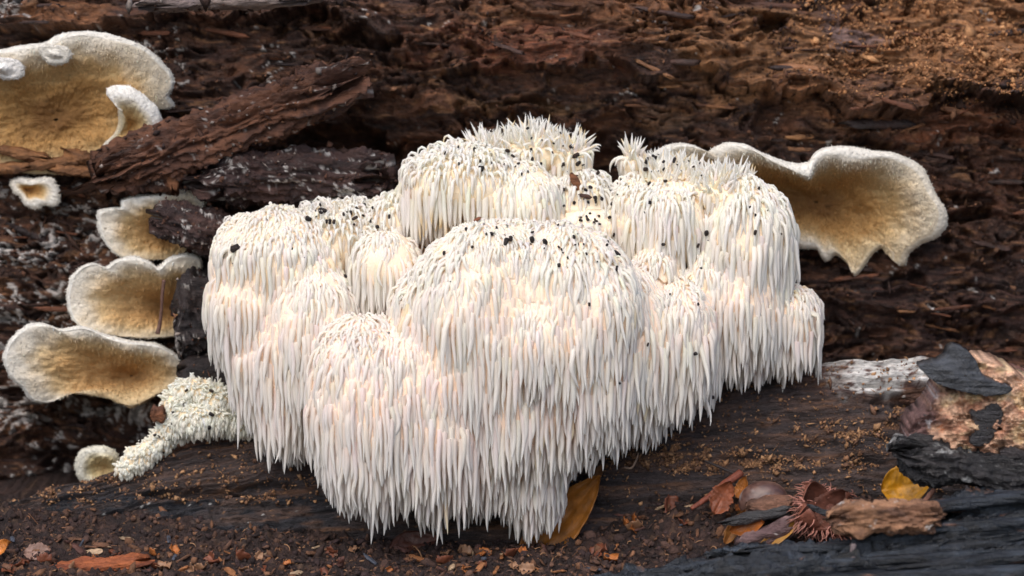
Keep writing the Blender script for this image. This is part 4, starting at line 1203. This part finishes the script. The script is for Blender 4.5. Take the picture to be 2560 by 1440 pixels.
P, F, f = chunk_geo(225, 84, 54, 531, nl=170, na=90, rag=.4, amp=1.0, power=2.6, strata=.45, rough=2)
cc = wood_cols(P, f, [(36, 34, 36), (52, 48, 48), (24, 23, 25)], 532, 36, .16, (150, 150, 148))
mesh('charred_underside', place(P, at(2500, 1172, -370), (0, 9, 0)), F, M_CHAR, bark, cc, bo, porigin=bo)

# ------------------------------------------------------------------ charred log across the front right corner
co = at(2300, 1440, -560)
clog = empty('charred_log', co)
tag(clog, 'blue-black charred piece of log lying across the front of the soil', 'log')
CH = [(26, 29, 35), (44, 50, 58), (15, 16, 20)]


def char_piece(c, half, rot, seed, nl=120, na=70, **kw):
    P, F, f = chunk_geo(*half, seed, nl=int(nl * .85), na=int(na * .85), **kw)
    cc = wood_cols(P, f, CH, seed + 5, 44)
    cc = cc * np.clip(1 + 1.3 * fbm3(P[:, 0] / 160, P[:, 1] / 16, P[:, 2] / 7, 3, seed + 6), .35, 3)[:, None]  # paler streaks along the layers paint in highlights on their edges
    cc = mixc(cc, lin(124, 86, 64), sstep(.5, .75, fbm3(P[:, 0] / 110, P[:, 1] / 40, P[:, 2] / 16, 3, seed + 8)) * .7)
    mesh('charred_piece', place(P, c, rot), F, M_CHAR, clog, cc, co, porigin=co)


char_piece(at(2200, 1436, -560), (520, 110, 60), (-10, -5, 3), 551, 260, 110, rag=.3, amp=1.2, strata=.85, rough=2.4)
char_piece(at(2440, 1352, -520), (270, 100, 52), (-14, -8, 3), 552, 200, 100, rag=.4, amp=1.1, strata=.85, rough=2.4)
char_piece(at(2550, 1276, -470), (190, 90, 48), (-10, -6, 0), 553, 150, 90, rag=.4, amp=1.1, strata=.8, rough=2.4)
char_piece(at(1720, 1450, -520), (290, 70, 32), (-8, -8, 0), 554, 170, 80, rag=.5, amp=1.2, strata=.85, rough=2.4)
char_piece(at(1970, 1392, -500), (180, 60, 24), (-8, -2, 0), 555, 150, 70, rag=.5, amp=1.2, strata=.85, rough=2.4)
char_piece(at(2450, 1530, -640), (700, 130, 90), (0, -2, 0), 556, 120, 60, rag=.2, amp=.8, strata=.2)
for (a_, b_, y_, hl, hd, hh, ry, sd) in ((2380, 1262, -540, 190, 46, 13, -7, 571), (2470, 1310, -585, 200, 44, 12, -5, 572), (2340, 1368, -600, 240, 40, 13, -7, 573), (2050, 1372, -575, 170, 34, 11, -2, 574), (2200, 1400, -640, 260, 40, 12, -4, 575),
                                          (1760, 1412, -575, 150, 30, 10, -9, 576), (1930, 1432, -640, 200, 36, 11, -5, 577), (2480, 1395, -660, 230, 36, 14, -6, 578), (2560, 1240, -520, 110, 40, 11, -4, 579), (2300, 1440, -690, 300, 36, 14, -3, 580)):
    char_piece(at(a_, b_, y_), (hl, hd, hh), (rng.normal(-14, 6), ry, rng.normal(0, 3)), sd, 110, 30, rag=.5, amp=1.0, power=4.5, rough=2.0, grain=10)
o = wood_piece('wood_offcut', at(2216, 1292, -610), (112, 40, 36), (-6, -1, 4), [(160, 118, 88), (128, 92, 70), (90, 64, 52)], 561, mould=.08, nl=110, na=70, rag=.4, strata=.4, rough=2)
tag(o, 'tan broken stub of wood lying on the charred log', 'wood')
o = wood_piece('wood_offcut', at(1868, 1418, -575), (86, 26, 18), (-4, -14, 0), [(164, 120, 92), (130, 92, 72), (96, 66, 54)], 562, nl=70, na=40, rag=.5, amp=1.4)
tag(o, 'ragged tan wood fragment on the low end of the charred log', 'wood')
o = curve_tube('twig', [at(2134, 1360, -640), at(2132, 1390, -650), at(2136, 1425, -655), at(2140, 1460, -655)], [7, 8, 8, 8], M_TWIG, (104, 92, 92), seed=9)
tag(o, 'short grey twig standing against the charred log', 'twig')
o = curve_tube('twig', [at(2312, 1252, -330), at(2324, 1238, -330), at(2338, 1222, -330)], [6, 7, 5], M_TWIG, (190, 132, 108), seed=10)
tag(o, 'short pinkish splinter beside the yellow beech leaf', 'splinter')
o = wood_piece('rotten_strip', ground_at(240, 1424) + np.array([0, 0, 8]), (112, 36, 17), (0, -6, 4), [(170, 96, 56), (136, 74, 46), (104, 56, 40)], 563, nl=80, na=44, rag=.4, strata=.35, amp=1.2)
tag(o, 'rusty red strip of rotten wood on the soil', 'wood')
o = wood_piece('soil_clod', at(395, 1035, 62), (18, 14, 22), (0, 0, 0), [(120, 76, 50), (88, 56, 42)], 564, nl=30, na=24, amp=1.7, power=2)
tag(o, 'brown clod of wood dust stuck on the young toothed fungus', 'clod')

# ------------------------------------------------------------------ dust, crumbs and litter
ICO_V = np.array([[0, 0, 1], [.89, 0, .45], [.28, .85, .45], [-.72, .53, .45], [-.72, -.53, .45], [.28, -.85, .45], [.72, .53, -.45], [-.28, .85, -.45], [-.89, 0, -.45], [-.28, -.85, -.45], [.72, -.53, -.45], [0, 0, -1]])
ICO_F = np.array([[0, 1, 2], [0, 2, 3], [0, 3, 4], [0, 4, 5], [0, 5, 1], [1, 6, 2], [2, 7, 3], [3, 8, 4], [4, 9, 5], [5, 10, 1], [6, 7, 2], [7, 8, 3], [8, 9, 4], [9, 10, 5], [10, 6, 1], [11, 7, 6], [11, 8, 7], [11, 9, 8], [11, 10, 9], [11, 6, 10]])


OCT_V = np.array([[1, .1, .2], [-1, 0, -.1], [.1, 1, 0], [0, -1, .15], [-.1, .1, 1], [.1, 0, -1.]])
OCT_F = np.array([[0, 2, 4], [2, 1, 4], [1, 3, 4], [3, 0, 4], [2, 0, 5], [1, 2, 5], [3, 1, 5], [0, 3, 5]])


def crumbs(name, pos, size, colrs, label, seed, aspect=.5, base=None):
    r_ = np.random.default_rng(seed)
    n = len(pos)
    BV, BF = base or (OCT_V, OCT_F)
    m = len(BV)
    V = BV[None] * np.exp(r_.normal(0, .22, (n, m, 1)))
    V = V * np.exp(r_.normal(0, aspect, (n, 1, 3))) * size[:, None, None]
    a = r_.uniform(0, 6.28, n); cs_, sn_ = np.cos(a), np.sin(a)
    x = V[..., 0] * cs_[:, None] - V[..., 2] * sn_[:, None]; z = V[..., 0] * sn_[:, None] + V[..., 2] * cs_[:, None]
    V = np.stack([x, V[..., 1], z], -1) + pos[:, None]
    F = (BF[None] + (np.arange(n) * m)[:, None, None]).reshape(-1, 3)
    pal = np.array([lin(*c) for c in colrs])
    cc = pal[r_.integers(0, len(pal), n)] * np.exp(r_.normal(0, .2, (n, 1)))
    o = mesh(name, V.reshape(-1, 3), F, M_CRUMB, None, np.repeat(cc, m, 0), smooth=False)
    return tag(o, label, kind='stuff')


n = 7500
gxs = rng.uniform(-1400, 1400, n); gys = -420 + 480 * rng.random(n)
gz = ground_h(gxs, gys) + rng.uniform(-2, 9, n)
crumbs('soil_crumbs', np.stack([gxs, gys, gz], -1), np.minimum(np.exp(rng.normal(1.15, .55, n)), 9), [(58, 44, 40), (74, 55, 48), (46, 36, 35), (88, 64, 52), (108, 76, 56), (54, 41, 40)], 'loose dark soil crumbs scattered on the ground', 91, base=(ICO_V, ICO_F))
nf = 900
fx = rng.uniform(-1350, 1000, nf); fy = -400 + 430 * rng.random(nf)
fd = rng.normal(0, 1, (nf, 3)); fd[:, 2] = np.abs(fd[:, 2]) * .25; fd /= np.linalg.norm(fd, axis=1, keepdims=True)
F3, _ = tubes(np.stack([fx, fy, ground_h(fx, fy) + 5], -1), fd, np.exp(rng.normal(3.0, .5, nf)), rng.uniform(.8, 2.0, nf), np.full(nf, .3), np.full(nf, .3), 4, 4, 15, 4)
pal = np.array([lin(*c_) for c_ in ((120, 82, 58), (74, 54, 46), (150, 112, 80), (58, 44, 40))])
o = mesh('plant_fibres', F3.reshape(-1, 3), (tube_faces(4, 4)[None] + (np.arange(nf) * 20)[:, None, None]).reshape(-1, 4), M_TWIG, None, np.repeat(pal[rng.integers(0, 4, nf)], 20, 0))
tag(o, 'fine brown fibres and needles strewn over the soil', kind='stuff')
# wood dust on the log's lip: thick in drifts
slab_P = np.stack([EP[..., 0], SYd, SZd], -1)[24:].reshape(-1, 3)
su_, sv_ = SU[24:].reshape(-1), sv[24:].reshape(-1)
wgt = .07 + 1.6 * np.exp(-((su_ - 1740) / 190) ** 2 - ((sv_ - (1150 + .05 * (su_ - 1740))) / 26) ** 2) + .9 * np.exp(-((su_ - 2130) / 90) ** 2 - ((sv_ - 1085) / 30) ** 2) \
    + .5 * np.exp(-((su_ - 2000) / 260) ** 2 - ((sv_ - 1165) / 14) ** 2) + .5 * np.exp(-((su_ - 1640) / 60) ** 2 - ((sv_ - 1100) / 30) ** 2) + .12 * (su_ < 760) * np.exp(-((sv_ - 1230) / 40) ** 2)
wgt = wgt * np.clip(.25 + fbm2(su_ / 50, sv_ / 22, 3, 96) * 1.6, .02, 2) * (su_ > -100) * (su_ < 2660) * (sv_ < 1260) * (slab_P[:, 0] > -1500)
pick = rng.choice(len(slab_P), 9000, p=wgt / wgt.sum())
pp = slab_P[pick] + rng.normal(0, 3, (9000, 3)) + np.array([0, -1.5, 1.5])
crumbs('wood_dust', pp, np.exp(rng.normal(.65, .5, 9000)), [(150, 112, 80), (128, 94, 70), (172, 132, 96), (108, 80, 64)], 'tan wood dust drifted over the lip of the log', 92)

# wood dust and crumbs caught on the crumbling wall
wP = np.stack([WX[25:], WY[25:], WZ[25:]], -1).reshape(-1, 3)
uu_, vv_ = U.reshape(-1), Vv.reshape(-1)
wg = (uu_ > -120) * (uu_ < 2680) * (vv_ < 900) * np.clip(.1 + fbm2(uu_ / 90, vv_ / 40, 3, 97), .0, 2) * .25
wg = wg + 2.2 * sstep(1800, 2250, uu_) * (uu_ < 2700) * sstep(320, 180, vv_ - .1 * (uu_ - 2200)) * np.clip(.35 + fbm2(uu_ / 120, vv_ / 60, 3, 98), .02, 2)
pick = rng.choice(len(wP), 9000, p=wg / wg.sum())
pu_ = uu_[pick]; pv_ = vv_[pick]
dusty_ = sstep(1800, 2250, pu_) * sstep(330, 200, pv_) > .4
pp = wP[pick] + rng.normal(0, 2, (9000, 3)) + np.array([0, -2, 1])
crumbs('rot_crumbs', pp[~dusty_], np.exp(rng.normal(1.0, .45, (~dusty_).sum())), [(86, 58, 44), (64, 45, 37), (110, 78, 58), (52, 38, 34)], 'brown crumbs of rotten wood clinging to the log face', 93, .7)
crumbs('wood_dust', pp[dusty_], np.exp(rng.normal(.9, .4, dusty_.sum())), [(168, 118, 78), (146, 100, 66), (128, 88, 58), (182, 134, 92)], 'orange-tan wood dust covering the upper slope of the log', 94)

pv_ = np.concatenate(PIECES)
pv_ = pv_[rng.choice(len(pv_), 2600)] + rng.normal(0, 2.5, (2600, 3)) + np.array([0, -2, 0])
crumbs('bark_crumbs', pv_, np.exp(rng.normal(1.0, .5, 2600)), [(86, 58, 46), (64, 46, 40), (112, 78, 58), (50, 38, 36), (140, 128, 120), (78, 54, 44)], 'crumbly bits of wood clinging to the split pieces of log', 95, .6)

# loose chips and leaf scraps on the soil, each its own thing
CHIPS = [((166, 108, 66), 'orange'), ((122, 84, 62), 'brown'), ((190, 160, 128), 'pale'), ((92, 60, 52), 'red-brown'), ((84, 88, 100), 'slate-grey')]
chip_mesh = {}
for ci, (colr, nm) in enumerate(CHIPS):
    for k in range(3):
        P, F, f = chunk_geo(18, 6.5, 3.2, 600 + ci * 9 + k, nl=12, na=9, rag=.5, amp=.9, power=3)
        me = bpy.data.meshes.new('wood_chip')
        fill_mesh(me, P * S, F, wood_cols(P, f, [colr, tuple(int(v * .75) for v in colr)], 600 + k, 14), True)
        me.materials.append(M_CHUNK)
        chip_mesh[(ci, k)] = me
for k in range(110):
    px, py = rng.uniform(20, 2060), 1440 - 92 * rng.random() ** 1.3
    if 560 < px < 1500 and py < 1375: py = 1385 + 50 * rng.random()
    if px > 1600: py = rng.uniform(1270, 1360); px = rng.uniform(1560, 1980)
    ci = rng.choice(5, p=[.18, .38, .12, .24, .08])
    p = ground_at(px, py)
    o = link('wood_chip', chip_mesh[(ci, int(rng.integers(0, 3)))], None, p + np.array([0, 0, 7]))
    s_ = float(np.exp(rng.normal(-.15, .35)))
    o.scale = (s_, s_, s_)
    o.rotation_euler = (rng.normal(.2, .4), rng.normal(0, .45), rng.uniform(0, 6.28))
    tag(o, f'small {CHIPS[ci][1]} wood chip lying loose on the dark soil', 'wood chip', f'{CHIPS[ci][1]} wood chips on the soil')
SCR = [((172, 104, 54), 'rust-orange'), ((120, 70, 50), 'dark brown'), ((150, 112, 84), 'dull tan')]
scr_mesh = {}
for ci, (colr, nm) in enumerate(SCR):
    for k in range(3):
        P, F, vein = leaf_geo(20, 13, 650 + ci * 5 + k, .5, .4, 12, 7, .5, .1 + .1 * k, .9, 1.2)
        me = bpy.data.meshes.new('leaf_scrap')
        fill_mesh(me, P * S, F, np.tile(lin(*colr), (len(P), 1)) * (1 + .4 * vein)[:, None], True)
        me.materials.append(M_LEAF)
        scr_mesh[(ci, k)] = me
for k in range(60):
    px, py = rng.uniform(20, 1560), 1440 - 60 * rng.random() ** 1.2
    if k % 4 == 0: px, py = rng.uniform(1560, 1960), rng.uniform(1270, 1360)
    ci = int(rng.choice(3, p=[.4, .4, .2]))
    p = ground_at(px, py)
    o = link('leaf_scrap', scr_mesh[(ci, int(rng.integers(0, 3)))], None, p + np.array([0, 0, 7]))
    s_ = float(np.exp(rng.normal(0, .3)))
    o.scale = (s_, s_, s_)
    o.rotation_euler = (rng.normal(.5, .5), rng.normal(0, .5), rng.uniform(0, 6.28))
    tag(o, f'little {SCR[ci][1]} scrap of torn leaf on the soil', 'leaf scrap', f'{SCR[ci][1]} leaf scraps on the soil')

# ------------------------------------------------------------------ frass pellets and crumbs on the white fungi
pel = []
for k in range(3):
    P, F, f = chunk_geo(5.4, 3.2, 3.0, 700 + k, nl=9, na=12, rag=.15, amp=.35, power=7)
    me = bpy.data.meshes.new('frass_pellet')
    fill_mesh(me, P * S, F, np.tile(lin(*((40, 34, 32), (52, 40, 34), (44, 38, 38))[k]), (len(P), 1)), True)
    me.materials.append(M_PELLET)
    pel.append(me)
fz = {}
allp = T3[:, 1:7].mean(2).reshape(-1, 3)
au, av = pix(allp)
for j in range(len(allp)):
    k = (int(au[j] // 7), int(av[j] // 7))
    if k not in fz or allp[j, 1] < allp[fz[k], 1]:
        fz[k] = j
ZONES = [(1340, 400, 130, 60, 30), (1470, 510, 70, 90, 32), (1660, 420, 100, 50, 22), (860, 540, 100, 50, 24), (1300, 590, 220, 50, 18), (1480, 640, 170, 60, 18), (1200, 400, 130, 50, 10),
         (1700, 560, 260, 110, 14), (760, 660, 160, 90, 7), (1620, 760, 160, 60, 8), (1900, 520, 60, 60, 5), (1560, 950, 260, 160, 8), (1130, 620, 160, 80, 6)]
cnt = 0
for (zx, zy, rx, ry, n) in ZONES:
    for _ in range(n):
        for _try in range(12):
            px, py = zx + rng.normal(0, .5) * rx, zy + rng.normal(0, .5) * ry
            k = (int(px // 7), int(py // 7))
            if k in fz: break
        else:
            continue
        p = allp[fz[k]] + np.array([0, -6.0, 3.0])
        o = link('frass_pellet', pel[cnt % 3], None, p)
        s_ = float(np.clip(np.exp(rng.normal(-.3, .42)), .3, 1.6))
        o.scale = (s_ * rng.uniform(.7, 1.3), s_, s_)
        o.rotation_euler = tuple(rng.uniform(0, 6.28, 3))
        tag(o, 'tiny black frass pellet stuck on the huge shaggy white fungus', 'frass pellet', 'black pellets on the big white fungus')
        cnt += 1
for _ in range(46):
    j = int(rng.integers(0, len(yR)))
    if yN[j, 2] < .1: continue
    p = Y3[j, 4].mean(0) + np.array([0, -3, 3])
    o = link('frass_pellet', pel[cnt % 3], None, p)
    s_ = float(np.clip(np.exp(rng.normal(-.2, .3)), .45, 1.4))
    o.scale = (s_, s_, s_)
    o.rotation_euler = tuple(rng.uniform(0, 6.28, 3))
    tag(o, 'tiny black frass pellet stuck on the small young toothed fungus', 'frass pellet', 'black pellets on the young white fungus')
    cnt += 1


def on_fungus(px, py, out=6.0):
    best = min(fz, key=lambda k: (k[0] * 7 + 3 - px) ** 2 + (k[1] * 7 + 3 - py) ** 2)
    return allp[fz[best]] + np.array([0, -out, 2])


o = wood_piece('bark_flake', on_fungus(1447, 455), (24, 6, 9), (0, 62, 0), [(134, 84, 52), (96, 58, 40)], 720, nl=24, na=14, rag=.5, amp=1.2)
tag(o, 'curled brown bark flake caught on the upper right of the shaggy fungus', 'bark flake')
o = wood_piece('bark_flake', on_fungus(1462, 490), (15, 5, 5), (0, 15, 0), [(84, 56, 42), (60, 42, 36)], 721, nl=18, na=12, rag=.5, amp=1.2)
tag(o, 'dark brown crumb just below the curled brown bark flake', 'bark flake')
o = wood_piece('bark_flake', on_fungus(586, 622), (11, 5, 8), (0, -25, 0), [(50, 40, 36), (40, 32, 30)], 722, nl=18, na=12, rag=.5, amp=1.2)
tag(o, 'black bark crumb on the left shoulder of the shaggy fungus', 'bark flake')
o = wood_piece('bark_flake', on_fungus(1194, 551), (8, 4, 4), (0, -25, 0), [(150, 92, 60), (120, 70, 50)], 723, nl=14, na=10, rag=.5)
tag(o, 'reddish crumb on the shaggy fungus where its central dome begins', 'bark flake')
o = wood_piece('bark_flake', on_fungus(1090, 1058, -8), (16, 8, 22), (0, -10, 0), [(186, 110, 66), (150, 84, 52)], 724, nl=18, na=12, rag=.4)  # added piece standing in for an orange-brown gap between the spines
tag(o, 'added orange-brown piece standing in for a gap between the lower front spines', 'bark flake')
print('spines', N, 'pellets', cnt, 'tris', sum(len(o.data.loops) - 2 * len(o.data.polygons) for o in bpy.data.objects if o.type == 'MESH'))
